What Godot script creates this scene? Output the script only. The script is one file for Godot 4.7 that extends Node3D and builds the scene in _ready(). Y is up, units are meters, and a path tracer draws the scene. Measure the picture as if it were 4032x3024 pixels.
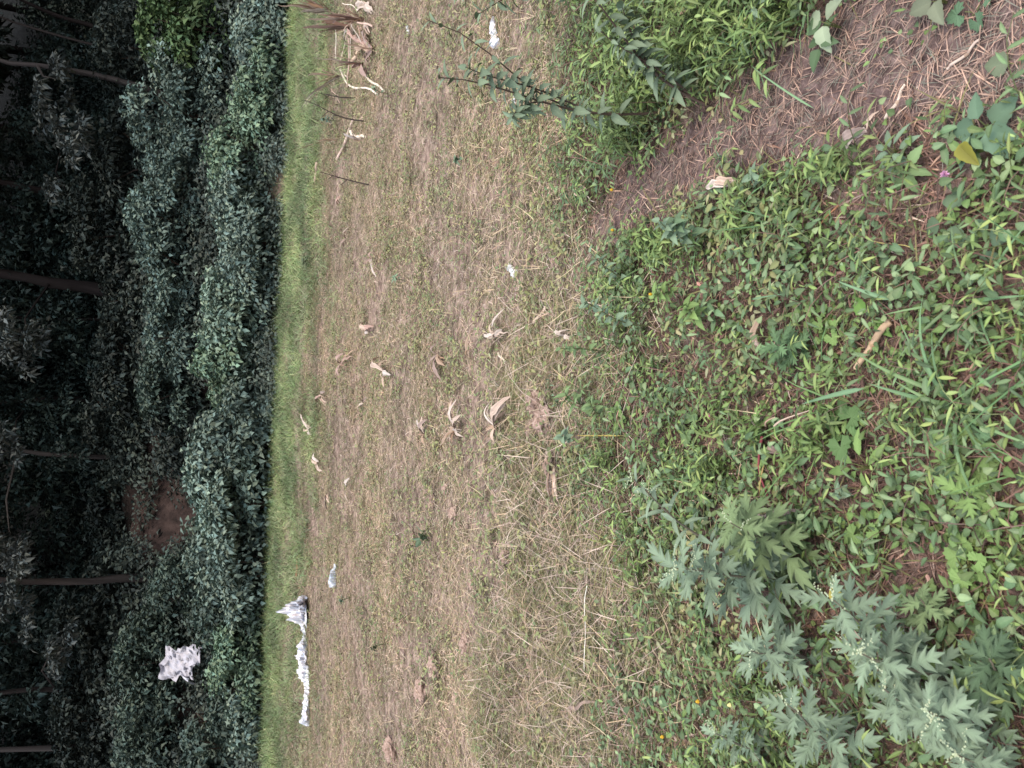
extends Node3D
# A mown field edge at dusk seen by a phone held sideways: weeds and a foot trail close by, dry stubble with corn husks,
# a grass strip, then a vine hedge and dark woods on a bank.

const EDGE := -14.3
var rng := RandomNumberGenerator.new()
var lump := FastNoiseLite.new()
var fine := FastNoiseLite.new()
var names := {}
var mats := {}
var L := {}   # shared leaf meshes, each one unit long


# ---------------------------------------------------------------- geometry
class Geo:
	var v := PackedVector3Array()
	var c := PackedColorArray()
	var i := PackedInt32Array()
	var n := PackedVector3Array()
	func vert(p: Vector3, k: Color) -> int:
		v.append(p)
		c.append(k)
		return v.size() - 1
	func tri(a: int, b: int, d: int) -> void:
		i.append(a)
		i.append(b)
		i.append(d)
	func quad(a: int, b: int, d: int, e: int) -> void:
		tri(a, b, d)
		tri(a, d, e)
	# a small folded leaf: two faces meeting on the rib
	func sliver(p: Vector3, d: Vector3, side: Vector3, up: Vector3, k: Color, sag := 0.0) -> void:
		var a := vert(p, k)
		var m := p + d * 0.45
		var l := vert(m + side * 0.5 + up, k)
		var r := vert(m - side * 0.5 + up, k)
		var t := vert(p + d - Vector3(0, sag, 0), k)
		tri(a, l, t)
		tri(a, t, r)
	# a leaf with a rib, width by outline kind: 0 lanceolate, 1 ovate, 2 blade, 3 broad
	func leaf(p: Vector3, d: Vector3, up: Vector3, length: float, width: float, kind: int, bend: float, fold: float, k: Color, seg := 4, rib := 1.0, tooth := 0.0) -> void:
		var x := d.normalized()
		var z := x.cross(up)
		z = z.normalized() if z.length() > 1e-4 else Vector3(0, 0, 1)
		var y := z.cross(x)
		var first := vert(p, k)
		var last := [first, first, first]
		for s in range(1, seg + 1):
			var t := float(s) / seg
			var at := p + x * (length * t * (1.0 - 0.25 * bend * bend * t * t)) - y * (bend * length * t * t * 0.7)
			if s == seg:
				var e := vert(at, k)
				tri(last[0], e, last[1])
				tri(last[1], e, last[2])
				return
			var w := width * outline(kind, t)
			if tooth > 0.0:
				w *= 1.0 + (tooth if s % 2 == 0 else -tooth)
			var km := Color(k.r * rib, k.g * rib, k.b * rib)
			var a := vert(at + z * w * 0.5 + y * (fold * w * 0.5), k)
			var b := vert(at, km)
			var e2 := vert(at - z * w * 0.5 + y * (fold * w * 0.5), k)
			if s == 1:
				tri(first, a, b)
				tri(first, b, e2)
			else:
				quad(last[0], a, b, last[1])
				quad(last[1], b, e2, last[2])
			last = [a, b, e2]
	static func outline(kind: int, t: float) -> float:
		match kind:
			0: return pow(sin(PI * pow(t, 0.75)), 0.9)
			1: return pow(sin(PI * pow(t, 0.55)), 0.8)
			2: return pow(1.0 - t, 0.6) * minf(1.0, 0.55 + t * 2.0)
		return pow(sin(PI * pow(t, 0.62)), 0.6)
	func tube(pts: PackedVector3Array, radii: PackedFloat32Array, sides: int, k: Color, rough := 0.0, r: RandomNumberGenerator = null, cap := true) -> void:
		var rings := []
		var ref := Vector3(0.31, 0.17, 0.93)
		for a in pts.size():
			var t := (pts[mini(a + 1, pts.size() - 1)] - pts[maxi(a - 1, 0)]).normalized()
			var u := t.cross(ref).normalized()
			var w := t.cross(u)
			var ring := PackedInt32Array()
			for s in sides:
				var an := TAU * s / sides
				var q := radii[a]
				var kk := k
				if rough > 0.0:
					q *= 1.0 + r.randf_range(-rough, rough)
					var f := r.randf_range(1.0 - rough, 1.0 + rough)
					kk = Color(k.r * f, k.g * f, k.b * f)
				ring.append(vert(pts[a] + (u * cos(an) + w * sin(an)) * q, kk))
			rings.append(ring)
		for a in pts.size() - 1:
			for s in sides:
				var s2 := (s + 1) % sides
				quad(rings[a][s], rings[a + 1][s], rings[a + 1][s2], rings[a][s2])
		if cap:
			for e in [0, pts.size() - 1]:
				var m := vert(pts[e], k)
				for s in sides:
					tri(m, rings[e][s], rings[e][(s + 1) % sides])
	func mesh(m: Material = null, smooth := false) -> ArrayMesh:
		var arr := []
		arr.resize(Mesh.ARRAY_MAX)
		if smooth:
			n.resize(v.size())
			n.fill(Vector3())
			for t in range(0, i.size(), 3):
				var q := (v[i[t + 2]] - v[i[t]]).cross(v[i[t + 1]] - v[i[t]])
				for u in 3:
					n[i[t + u]] += q
			for a in n.size():
				n[a] = n[a].normalized() if n[a].length() > 1e-12 else Vector3.UP
			arr[Mesh.ARRAY_NORMAL] = n
		arr[Mesh.ARRAY_VERTEX] = v
		arr[Mesh.ARRAY_COLOR] = c
		arr[Mesh.ARRAY_INDEX] = i
		var am := ArrayMesh.new()
		am.add_surface_from_arrays(Mesh.PRIMITIVE_TRIANGLES, arr)
		if m:
			am.surface_set_material(0, m)
		return am


func rf(a: float, b: float) -> float:
	return rng.randf_range(a, b)

func col(r: float, g: float, b: float, vary := 0.0) -> Color:   # a real-world base colour, kept as a vertex colour
	var f := 1.0 + rf(-vary, vary)
	var w := rf(-vary, vary) * 0.35
	return Color(pow(maxf(0.0, r * f * (1.0 + w)), 0.4545), pow(maxf(0.0, g * f), 0.4545), pow(maxf(0.0, b * f * (1.0 - w)), 0.4545))

func mat(called: String, rough := 0.7, spec := 0.4, through := 0.0, tone := Color.WHITE, metal := 0.0) -> StandardMaterial3D:
	if not mats.has(called):
		var m := StandardMaterial3D.new()
		m.resource_name = called
		m.vertex_color_use_as_albedo = true
		m.vertex_color_is_srgb = true
		m.albedo_color = tone
		m.roughness = rough
		m.metallic = metal
		m.metallic_specular = spec
		m.cull_mode = BaseMaterial3D.CULL_DISABLED
		if through > 0.0:
			m.backlight_enabled = true
			m.backlight = Color(through, through, through)
		mats[called] = m
	return mats[called]

func numbered(called: String) -> String:
	var k: int = names.get(called, 0)
	names[called] = k + 1
	return called if k == 0 else "%s_%03d" % [called, k]

func tag(o: Node, label: String, category := "", group := "", kind := "") -> Node:
	if label: o.set_meta("label", label)
	if category: o.set_meta("category", category)
	if group: o.set_meta("group", group)
	if kind: o.set_meta("kind", kind)
	return o

func thing(called: String, label: String, category: String, at: Vector3, group := "") -> Node3D:
	var o := Node3D.new()
	o.name = numbered(called)
	add_child(o)
	o.position = at
	tag(o, label, category, group)
	return o

func part(called: String, mesh: Mesh, parent: Node3D = self, t := Transform3D()) -> MeshInstance3D:
	var o := MeshInstance3D.new()
	o.name = numbered(called) if parent == self else called
	o.mesh = mesh
	o.transform = t
	parent.add_child(o, true)
	return o

func gy(x: float, z: float) -> float:   # height of the land
	var e := EDGE - z + 0.5 * sin(x * 0.6) + 0.25 * sin(x * 1.7 + 1.0)
	var y := 0.012 * fine.get_noise_2d(x * 3.0, z * 3.0) + 0.05 * lump.get_noise_2d(x * 0.7, z * 0.7)
	if e <= 0.0:
		return y
	var rise := 0.52 * e
	if e > 16.0: rise = 3.48 + 0.5 * (e - 16.0)
	elif e > 5.0: rise = 2.6 + 0.08 * (e - 5.0)
	return y + rise + 0.35 * minf(e, 1.0) * lump.get_noise_2d(x * 1.3, z * 1.3)

func on(x: float, z: float, up := 0.0) -> Vector3:
	return Vector3(x, gy(x, z) + up, z)

func zone_edge(x: float) -> float:   # where the mown field gives way to the weeds close by
	return -2.36 - 0.35 * smoothstep(-0.9, 0.5, x) + 0.12 * sin(x * 5.0) + 0.1 * lump.get_noise_2d(x * 4.0, 7.0)

const TRAIL := [[0.84, 2.5, 0.25], [0.82, -0.3, 0.24], [0.8, -1.0, 0.2], [0.82, -1.35, 0.165], [0.8, -1.75, 0.125], [0.73, -2.15, 0.095], [0.68, -2.5, 0.08], [0.6, -2.75, 0.02]]
func trail(x: float, z: float) -> float:   # above 0 inside the bare trail, in metres from its edge
	for k in TRAIL.size() - 1:
		var a = TRAIL[k]
		var b = TRAIL[k + 1]
		if z <= a[1] and z >= b[1]:
			var t = (z - a[1]) / (b[1] - a[1])
			return lerpf(a[2], b[2], t) - absf(x - lerpf(a[0], b[0], t)) + 0.035 * lump.get_noise_2d(x * 9.0, z * 9.0)
	return -1.0


func _ready() -> void:
	rng.seed = 4711
	lump.seed = 5
	lump.frequency = 0.5
	fine.seed = 9
	fine.frequency = 2.2
	look()
	land()
	leaf_meshes()
	woods()
	hedge()
	field_cover()
	near_cover()
	husks()
	rubbish()
	clods()
	weeds()
	small_things()


func look() -> void:
	var cam := Camera3D.new()
	cam.name = "camera"
	add_child(cam)
	var p := deg_to_rad(23.3)
	var r := deg_to_rad(2.4)
	var ahead := Vector3(0, -sin(p), -cos(p))
	var top := Vector3(0, cos(p), -sin(p))
	var up := top * cos(r) - Vector3.RIGHT * sin(r)
	var right := Vector3.RIGHT * cos(r) + top * sin(r)
	cam.transform = Transform3D(Basis(-up, right, -ahead), Vector3(0, 1.5, 0))   # the phone is turned on its side
	cam.fov = 53.66
	cam.near = 0.05
	cam.far = 600.0
	cam.current = true
	var focus := CameraAttributesPhysical.new()   # a phone's small lens, focused on the field
	focus.frustum_focal_length = 5.7
	focus.frustum_focus_distance = 3.6
	focus.exposure_aperture = 1.8
	focus.auto_exposure_enabled = false
	focus.exposure_multiplier = 1.0
	cam.attributes = focus
	cam.fov = 53.66
	var sky := ProceduralSkyMaterial.new()
	sky.sky_top_color = Color(0.93, 0.955, 1.0)
	sky.sky_horizon_color = Color(0.44, 0.46, 0.49)
	sky.sky_curve = 0.35
	sky.ground_bottom_color = Color(0.1, 0.1, 0.09)
	sky.ground_horizon_color = Color(0.2, 0.21, 0.22)
	sky.sky_energy_multiplier = 1.0
	var e := Environment.new()
	e.background_mode = Environment.BG_SKY
	e.sky = Sky.new()
	e.sky.sky_material = sky
	e.background_energy_multiplier = 1.2
	e.tonemap_mode = Environment.TONE_MAPPER_LINEAR
	e.tonemap_exposure = 2.35
	e.sdfgi_enabled = true
	e.ssao_enabled = true
	e.ssil_enabled = true
	var w := WorldEnvironment.new()
	w.name = "world"
	w.environment = e
	add_child(w)
	var sun := DirectionalLight3D.new()
	sun.name = "sun"
	sun.light_energy = 0.42
	sun.light_angular_distance = 25.0
	sun.light_color = Color(1.0, 0.95, 0.9)
	sun.shadow_enabled = true
	sun.rotation_degrees = Vector3(-66, 28, 0)
	add_child(sun)


# ---------------------------------------------------------------- the land
func soil(called: String, seed_: int, a: Color, b: Color, c: Color, scale_: float, bump: float) -> StandardMaterial3D:
	var ns := FastNoiseLite.new()
	ns.seed = seed_
	ns.frequency = 0.012
	ns.fractal_octaves = 6
	ns.fractal_gain = 0.62
	var ramp := Gradient.new()
	ramp.offsets = PackedFloat32Array([0.25, 0.5, 0.78])
	ramp.colors = PackedColorArray([a, b, c])
	var tex := NoiseTexture2D.new()
	tex.width = 1024
	tex.height = 1024
	tex.seamless = true
	tex.noise = ns
	tex.color_ramp = ramp
	var h := NoiseTexture2D.new()
	h.width = 1024
	h.height = 1024
	h.seamless = true
	var hn := ns.duplicate()
	hn.seed = seed_ + 3
	hn.frequency = 0.03
	h.noise = hn
	var m := StandardMaterial3D.new()
	m.resource_name = called
	m.albedo_texture = tex
	m.heightmap_enabled = true
	m.heightmap_texture = h
	m.heightmap_scale = bump
	m.uv1_triplanar = true
	m.uv1_world_triplanar = true
	m.uv1_scale = Vector3.ONE * scale_
	m.roughness = 0.95
	m.metallic_specular = 0.2
	m.vertex_color_use_as_albedo = true
	m.vertex_color_is_srgb = true
	return m

func s3(r: float, g: float, b: float) -> Color:
	return Color(r, g, b).linear_to_srgb()

func land() -> void:
	var g := Geo.new()
	var xs := PackedFloat32Array()
	var zs := PackedFloat32Array()
	for k in range(-90, 91):
		var t := k / 90.0
		xs.append(6.0 * t + 194.0 * pow(absf(t), 4.0) * signf(t))
	for k in 200:
		var t := k / 199.0
		zs.append(lerpf(1.5, -15.0, t))
	for z in [6.0, 20.0, 60.0, 200.0]:
		zs.insert(0, z)
	for ix in xs.size():
		for z in zs:
			g.vert(on(xs[ix], z), Color.WHITE)
	var nz := zs.size()
	for a in xs.size() - 1:
		for b in nz - 1:
			var q := a * nz + b
			g.quad(q, q + 1, q + nz + 1, q + nz)
	var o := part("ground", g.mesh(soil("soil", 21, s3(0.12, 0.085, 0.07), s3(0.23, 0.165, 0.138), s3(0.36, 0.27, 0.225), 0.6, 1.2), true))
	tag(o, "reddish brown field soil showing between dry stubble", "", "", "structure")
	g = Geo.new()
	var hz := PackedFloat32Array()
	for k in 60:
		var t := k / 59.0
		hz.append(-14.5 - 22.0 * t * t - 4.0 * t)
	for z in [-60.0, -120.0]:
		hz.append(z)
	for ix in xs.size():
		for z in hz:
			var mould_shade := smoothstep(4.5, 8.0, EDGE - z + 1.5 * lump.get_noise_2d(xs[ix] * 0.8, z * 0.8))
			g.vert(on(xs[ix], z, 0.004 if z > -15.1 else 0.0), Color.WHITE.lerp(Color(0.62, 0.72, 0.7), mould_shade))  # leaf-mould tone, painted darker under the trees to stand in for shade
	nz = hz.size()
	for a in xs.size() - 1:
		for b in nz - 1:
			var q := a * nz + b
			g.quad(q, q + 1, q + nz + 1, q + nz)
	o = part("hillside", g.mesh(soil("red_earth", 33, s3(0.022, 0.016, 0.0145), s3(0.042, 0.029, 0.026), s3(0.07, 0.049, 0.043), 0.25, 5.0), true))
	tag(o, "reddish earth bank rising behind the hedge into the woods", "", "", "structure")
	g = Geo.new()
	var rows := 90
	for k in rows + 1:
		var z := lerpf(2.4, -2.7, float(k) / rows)
		var cx := 0.0
		var hw := 0.0
		for q in TRAIL.size() - 1:
			var a = TRAIL[q]
			var b = TRAIL[q + 1]
			if z <= a[1] and z >= b[1]:
				var t = (z - a[1]) / (b[1] - a[1])
				cx = lerpf(a[0], b[0], t)
				hw = lerpf(a[2], b[2], t) + 0.05
		for j in 9:
			var u := j / 4.0 - 1.0
			var x := cx + u * (hw + 0.02 * lump.get_noise_2d(z * 8.0, u * 30.0))
			g.vert(on(x, z, 0.006 + 0.004 * fine.get_noise_2d(x * 12.0, z * 12.0)), Color.WHITE)
	for a in rows:
		for b in 8:
			var q := a * 9 + b
			g.quad(q, q + 9, q + 10, q + 1)
	o = part("dirt_path", g.mesh(soil("trodden_earth", 44, s3(0.068, 0.047, 0.044), s3(0.122, 0.085, 0.08), s3(0.2, 0.145, 0.135), 1.3, 0.8), true))
	tag(o, "bare grey brown foot trail between the green weeds", "", "", "structure")


func leaf_meshes() -> void:
	var veg := mat("weed_leaf", 0.5, 0.4, 0.3)
	L.mugwort = []
	L.ovate = []
	L.lance = []
	L.round = []
	for k in 4:
		var g := Geo.new()
		var edge := [[0.0, 0.012, 0.0], [0.15, 0.02, 0.15], [0.26, 0.16, 0.2], [0.42, 0.28, 0.26], [0.4, 0.18, 0.3], [0.36, 0.05, 0.34], [0.48, 0.17, 0.4], [0.68, 0.29, 0.46], [0.63, 0.16, 0.52], [0.57, 0.055, 0.56], [0.7, 0.12, 0.62], [0.87, 0.18, 0.7], [0.8, 0.07, 0.76], [0.92, 0.035, 0.88], [1.0, 0.0, 1.0]]
		var bend := rf(0.15, 0.6)
		for side in [-1.0, 1.0]:
			var pm := -1
			var pe := -1
			for e in edge:
				var x: float = e[0] + (rf(-0.025, 0.025) if e[1] > 0.08 else 0.0)
				var y: float = e[1] * rf(0.8, 1.2)
				var tone := rf(0.74, 1.0)
				var a := g.vert(Vector3(e[2], -bend * e[2] * e[2] * 0.6, 0), Color(0.98, 0.99, 0.97))
				var b := g.vert(Vector3(x, -bend * x * x * 0.6 + y * 0.3 - y * y * 1.3, y * side), Color(tone, tone, tone))
				if pm >= 0:
					g.quad(pm, a, b, pe)
				pm = a
				pe = b
		L.mugwort.append(g.mesh(null))
		for kind in [1, 0]:
			g = Geo.new()
			g.leaf(Vector3.ZERO, Vector3.RIGHT, Vector3.UP, 1.0, rf(0.42, 0.55) if kind == 1 else rf(0.17, 0.24), kind, rf(0.15, 0.6), rf(0.15, 0.5), Color(0.92, 0.92, 0.92), 9, 1.08, 0.07)
			(L.ovate if kind == 1 else L.lance).append(g.mesh(null))
		g = Geo.new()
		var m := g.vert(Vector3(0.45, -0.04, 0), Color(0.97, 0.97, 0.97))
		var ring := []
		for a in 25:
			var an := lerpf(-2.75, 2.75, a / 24.0)
			var lobe := 0.30 + 0.2 * absf(cos(an * 1.5)) + (0.04 if a % 2 == 0 else -0.04) + rf(-0.015, 0.015)
			ring.append(g.vert(Vector3(0.45 + cos(an) * lobe * 1.1, rf(-0.03, 0.05), sin(an) * lobe * 1.1), Color(0.9, 0.92, 0.9)))
		for a in 24:
			g.tri(m, ring[a], ring[a + 1])
		L.round.append(g.mesh(null))
	veg.resource_name = "weed_leaf"


# ---------------------------------------------------------------- woods and hedge
func foliage(g: Geo, at: Vector3, size: Vector3, count: int, ll: float, c: Color, vary: float, droop: float, seed_: float, fill := 0.3, broad := 0.62) -> void:
	var base := Vector3(seed_ * 7.3, seed_ * 3.1, seed_ * 5.7)
	for k in count:
		var d := Vector3(rng.randfn(), rng.randfn(), rng.randfn()).normalized()
		if d.y < -0.25:
			d.y = -d.y
		var r := (0.92 + 0.55 * lump.get_noise_3dv((d * 2.6 + base) * 1.0)) * (1.0 - fill * pow(rng.randf(), 2.0)) + 0.16 * fine.get_noise_3dv(d * 1.5 + base)
		var p := at + d * size * r
		var out := (d / size).normalized()
		var dir := (out * rf(0.2, 0.9) + Vector3(rf(-1, 1), rf(-0.6, 0.5) - droop, rf(-1, 1))).normalized()
		var up := (out * 0.7 + Vector3.UP * 0.8 + Vector3(rf(-0.5, 0.5), rf(-0.3, 0.3), rf(-0.5, 0.5))).normalized()
		var side := dir.cross(up).normalized()
		var n := side.cross(dir)
		var l := ll * rf(0.6, 1.25)
		var f := 1.0 + rf(-vary, vary) + 0.35 * fine.get_noise_3dv(p * 0.35)
		f = maxf(f, 0.4)
		var kk := Color(pow(c.r, 2.2) * f, pow(c.g, 2.2) * f, pow(c.b, 2.2) * f)
		var w := rf(-0.12, 0.12)
		g.sliver(p, dir * l, side * (l * broad), n * (l * rf(0.02, 0.2)), Color(pow(kk.r * (1 + w), 0.4545), pow(kk.g, 0.4545), pow(kk.b * (1 - w), 0.4545)), l * rf(0.0, 0.3))

func shrub(called: String, label: String, at: Vector3, size: Vector3, count: int, ll: float, c: Color, droop := 0.25, group := "", stems := 5) -> void:
	var o := thing(called, label, "shrub", Vector3(at.x, gy(at.x, at.z), at.z), group)
	var g := Geo.new()
	var lobes := 7 + int(size.x * 5.0)
	for k in lobes:   # a mound of billows with dark hollows between them
		var a := TAU * (k + rf(-0.4, 0.4)) / lobes * 2.0
		var h := rf(0.0, 1.0)
		var ring := sqrt(1.0 - h * h * 0.85) * rf(0.55, 0.85)
		var q := Vector3(cos(a) * size.x * ring, size.y * (0.14 + 0.82 * h), sin(a) * size.z * ring)
		var r := rf(0.26, 0.46)
		var sun := rf(0.8, 1.25)  # random brightness per billow, multiplied into its leaf colour
		foliage(g, q, Vector3(r * rf(0.9, 1.3), r * rf(0.6, 0.95), r * rf(0.9, 1.2)) * minf(1.15, 0.55 + 0.4 * size.y), int(count * 1.7 / lobes), ll, Color(c.r * pow(sun, 0.45), c.g * pow(sun, 0.45), c.b * pow(sun, 0.45)), 0.3, droop, rf(0, 9), 0.5)
	foliage(g, Vector3(0, size.y * 0.05, 0), size * Vector3(0.8, 0.7, 0.8), int(count * 0.35), ll, c, 0.3, droop, rf(0, 9), 0.3)
	for k in 4 + int(size.x * 3):   # shoots that break the outline
		var a := rf(0, TAU)
		var q := Vector3(cos(a) * size.x * rf(0.2, 0.95), size.y * rf(0.3, 0.98), sin(a) * size.z * rf(0.3, 0.95))
		foliage(g, q, Vector3(0.12, 0.26, 0.12) * rf(0.6, 1.3), int(count * 0.012), ll, c, 0.3, droop * 0.3, rf(0, 9), 0.7)
	part("foliage", g.mesh(mat("hedge_leaf", 0.55, 0.3, 0.15)), o)
	g = Geo.new()
	for k in stems:
		var a := rf(0, TAU)
		var e := Vector3(cos(a) * size.x * 0.6, size.y * rf(0.5, 0.9), sin(a) * size.z * 0.6)
		var b := Vector3(cos(a) * 0.12, -0.1, sin(a) * 0.12)
		g.tube(PackedVector3Array([b, b.lerp(e, 0.5) + Vector3(0, 0.15 * size.y, 0), e]), PackedFloat32Array([0.025, 0.017, 0.006]), 5, col(0.07, 0.05, 0.04, 0.2))
	part("stem", g.mesh(mat("bark", 0.9, 0.2)), o)

func tree(label: String, foot: Vector3, lean: Vector3, height: float, radius: float, c: Color, crown: Array, sprays: Array, called := "forest_tree") -> void:
	var o := thing(called, label, "tree", Vector3(foot.x, gy(foot.x, foot.z) - 0.1, foot.z), "trees in the dark woods")
	var g := Geo.new()
	var pts := PackedVector3Array()
	var rad := PackedFloat32Array()
	for k in 15:
		var t := k / 14.0
		pts.append(Vector3(lean.x * t + 0.06 * sin(t * 9.0 + foot.x) + rf(-0.03, 0.03), height * t, lean.z * t + 0.08 * sin(t * 5.0 + foot.z)))
		rad.append(radius * 0.68 * (1.25 - t * 0.8 + 0.5 * pow(1.0 - t, 8.0)) * rf(0.92, 1.08))
	g.tube(pts, rad, 12, c, 0.14, rng)
	part("trunk", g.mesh(mat("bark", 0.9, 0.2), true), o)
	g = Geo.new()
	for k in 7:
		var b := pts[8 + k % 6]
		var a := rf(0, TAU)
		var e := b + Vector3(cos(a) * rf(1.2, 2.6), rf(0.5, 1.6), sin(a) * rf(1.2, 2.6))
		g.tube(PackedVector3Array([b, b.lerp(e, 0.5) + Vector3(0, 0.25, 0), e]), PackedFloat32Array([radius * 0.4, radius * 0.25, 0.02]), 6, c)
	part("limb", g.mesh(mats["bark"]), o)
	var cr := part("crown", crown[rng.randi() % crown.size()], o, Transform3D(Basis(Vector3.UP, rf(0, TAU)), pts[14] - Vector3(0, rf(0.2, 1.2), 0)))
	cr.name = "crown"
	for s in sprays:   # low boughs that hang into view: centre in the world, size, leaves
		var sg := Geo.new()
		var at: Vector3 = s[0] - o.position
		sg.tube(PackedVector3Array([pts[clampi(int(at.y / height * 14.0) + 1, 0, 14)], at * Vector3(0.6, 1, 0.6) + Vector3(0, 0.25, 0), at]), PackedFloat32Array([0.03, 0.018, 0.006]), 5, c)
		var bough := part("bough", sg.mesh(mats["bark"]), o)
		sg = Geo.new()
		for j in 6:
			foliage(sg, at + Vector3(rf(-1, 1), rf(-0.7, 0.7), rf(-1, 1)) * s[1] * 0.75, Vector3(1.0, 0.6, 1.0) * s[1] * rf(0.3, 0.55), int(s[2] * 0.22), 0.14, s[3], 0.4, 0.3, rf(0, 9), 0.8, 0.5)
		part("foliage", sg.mesh(mat("forest_leaf", 0.55, 0.35, 0.08)), bough)

func woods() -> void:
	var crown := []
	for k in 3:
		var g := Geo.new()
		for j in 9:
			var a := rf(0, TAU)
			var r := rf(0.4, 2.3)
			foliage(g, Vector3(cos(a) * r, rf(-1.0, 2.4), sin(a) * r), Vector3(rf(1.0, 1.7), rf(0.8, 1.3), rf(1.0, 1.7)), 620, 0.3, col(0.032, 0.048, 0.03), 0.35, 0.3, rf(0, 9), 0.8)
		crown.append(g.mesh(mat("canopy_leaf", 0.55, 0.4, 0.06)))
	var brown := col(0.036, 0.03, 0.028)
	var dark := col(0.026, 0.021, 0.02)
	var pale := col(0.055, 0.048, 0.046)
	var lf := col(0.07, 0.083, 0.08)
	# [foot x, foot z, lean, height, radius, bark, label, low boughs]
	for q in [
		[Vector3(-4.64, 1.937, -18.5), Vector3(0.35, 0, -0.2), 6.6, 0.095, brown, "reddish brown straight trunk above the bare red earth gap", []],
		[Vector3(-2.056, 3.473, -19.8), Vector3(0.2, 0, 0.1), 6.4, 0.06, pale, "thin pale trunk rising from dark leaves at mid wood", [[Vector3(-3.278, 4.507, -17.3), 0.75, 420, lf]]],
		[Vector3(-7.249, 4.298, -19.3), Vector3(0.25, 0, 0.0), 6.5, 0.075, brown, "slim trunk just showing beyond the lowest corner thicket", [[Vector3(-5.69, 3.724, -17.3), 0.7, 420, lf]]],
		[Vector3(-8.261, 3.506, -18.9), Vector3(0.1, 0, -0.1), 6.8, 0.075, pale, "pale straight trunk at the very lower end of the woods", []],
		[Vector3(6.623, 2.797, -18.9), Vector3(1.1, 0, 0.2), 6.0, 0.035, brown, "spindly leaning trunk behind the bright leafy corner shrub", []],
		[Vector3(5.942, 2.871, -18.3), Vector3(0.35, 0, 0.2), 6.5, 0.075, pale, "light brown bare trunk standing out of the blue green shrubs", [[Vector3(5.733, 4.113, -17.7), 0.6, 380, lf]]],
		[Vector3(1.674, 3.229, -20.3), Vector3(0.9, 0, 0.3), 6.8, 0.16, dark, "thick dark brown trunk, broadest of the woods", [[Vector3(0.461, 4.367, -17.5), 0.75, 600, lf]]],
		[Vector3(1.119, 4.602, -21.8), Vector3(0.2, 0, 0.0), 6.2, 0.06, dark, "slender dark trunk beside the broadest one", []],
		[Vector3(7.918, 3.153, -20.8), Vector3(1.3, 0, 0.0), 6.2, 0.06, dark, "dim slanting trunk deepest in the corner shade", []],
		[Vector3(-6.584, 2.643, -21.3), Vector3(-0.2, 0, 0.0), 6.5, 0.1, dark, "dark trunk half hidden behind the red earth slope", [[Vector3(-4.524, 4.334, -17.9), 0.6, 340, lf]]],
		[Vector3(3.951, 4.184, -20.8), Vector3(0.4, 0, 0.0), 6.6, 0.11, dark, "dark trunk wrapped by creeping leaves in the middle wood", [[Vector3(4.22, 3.951, -17.5), 0.9, 700, lf]]],
		[Vector3(-0.838, 4.295, -22.3), Vector3(-0.3, 0, 0.1), 6.4, 0.09, dark, "dark trunk behind the hanging leaf spray", [[Vector3(-1.569, 4.668, -18.3), 0.5, 240, lf]]],
	]:
		tree(q[5], q[0], q[1], q[2], q[3], q[4], crown, q[6])
	# more of the same wood behind, which only reads as one dark mass
	var root := mass("forest", "dark wood going on behind the trees at the edge, too dim to tell apart")
	for k in 3:
		var sp := Spread.new()
		var tr := Spread.new()
		for j in 26:
			var x := rf(-22.0, 24.0)
			var z := EDGE - rf(8.5, 30.0)
			var p := on(x, z)
			var h := rf(4.6, 7.0)
			sp.put(p + Vector3(0, h, 0), rf(0, TAU), rf(1.0, 1.5), tint(rf(0.8, 1.1)))
			tr.put(p, rf(0, TAU), rf(0.7, 1.3), tint(rf(0.6, 1.2)), Vector3(rf(-0.1, 0.1), 1, rf(-0.1, 0.1)))
		spread("crowns", sp, crown[k], root)
		var g := Geo.new()
		g.tube(PackedVector3Array([Vector3(0, -0.3, 0), Vector3(0.05, 2.5, 0.03), Vector3(0.0, 5.0, 0.1), Vector3(0.1, 8.0, 0)]), PackedFloat32Array([0.14, 0.11, 0.09, 0.05]), 9, dark, 0.1, rng)
		spread("trunks", tr, g.mesh(mats["bark"], true), root)
	root = mass("bank_undergrowth", "dim leafy undergrowth covering the bank under the trees")
	for k in 3:
		var g := Geo.new()
		foliage(g, Vector3(0, 0.1, 0), Vector3(0.55, 0.42, 0.55), 170, 0.11, col(0.055, 0.072, 0.06), 0.35, 0.3, rf(0, 9), 0.9)
		var sp := Spread.new()
		for j in 900:
			var x := rf(-14.0, 15.0)
			var e := 0.5 + 14.0 * pow(rng.randf(), 1.1)
			var gap := absf(x + 2.4 + 0.26 * e) - (0.42 + 0.12 * e)
			if e < 6.0 and gap < rf(-0.35, 0.3) and rng.randf() > 0.1: continue
			sp.put(on(x, EDGE - e), rf(0, TAU), rf(0.6, 1.2) * (0.85 + e * 0.06), tint(rf(0.65, 1.1)), Vector3(rf(-0.2, 0.2), 1, rf(-0.2, 0.2) + 0.2))
		for j in 110:   # ragged leafage along the hedge's foot
			var x := rf(-11.0, 12.0)
			var e := rf(-0.25, 0.9) - 0.5 * sin(x * 0.6) - 0.25 * sin(x * 1.7 + 1.0)
			sp.put(on(x, EDGE - e), rf(0, TAU), rf(0.35, 0.85), tint(rf(1.0, 1.9)), Vector3(rf(-0.2, 0.2), 1, rf(-0.2, 0.2) + 0.2))
		spread("leafage", sp, g.mesh(mat("forest_leaf", 0.55, 0.35, 0.08)), root)
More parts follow.
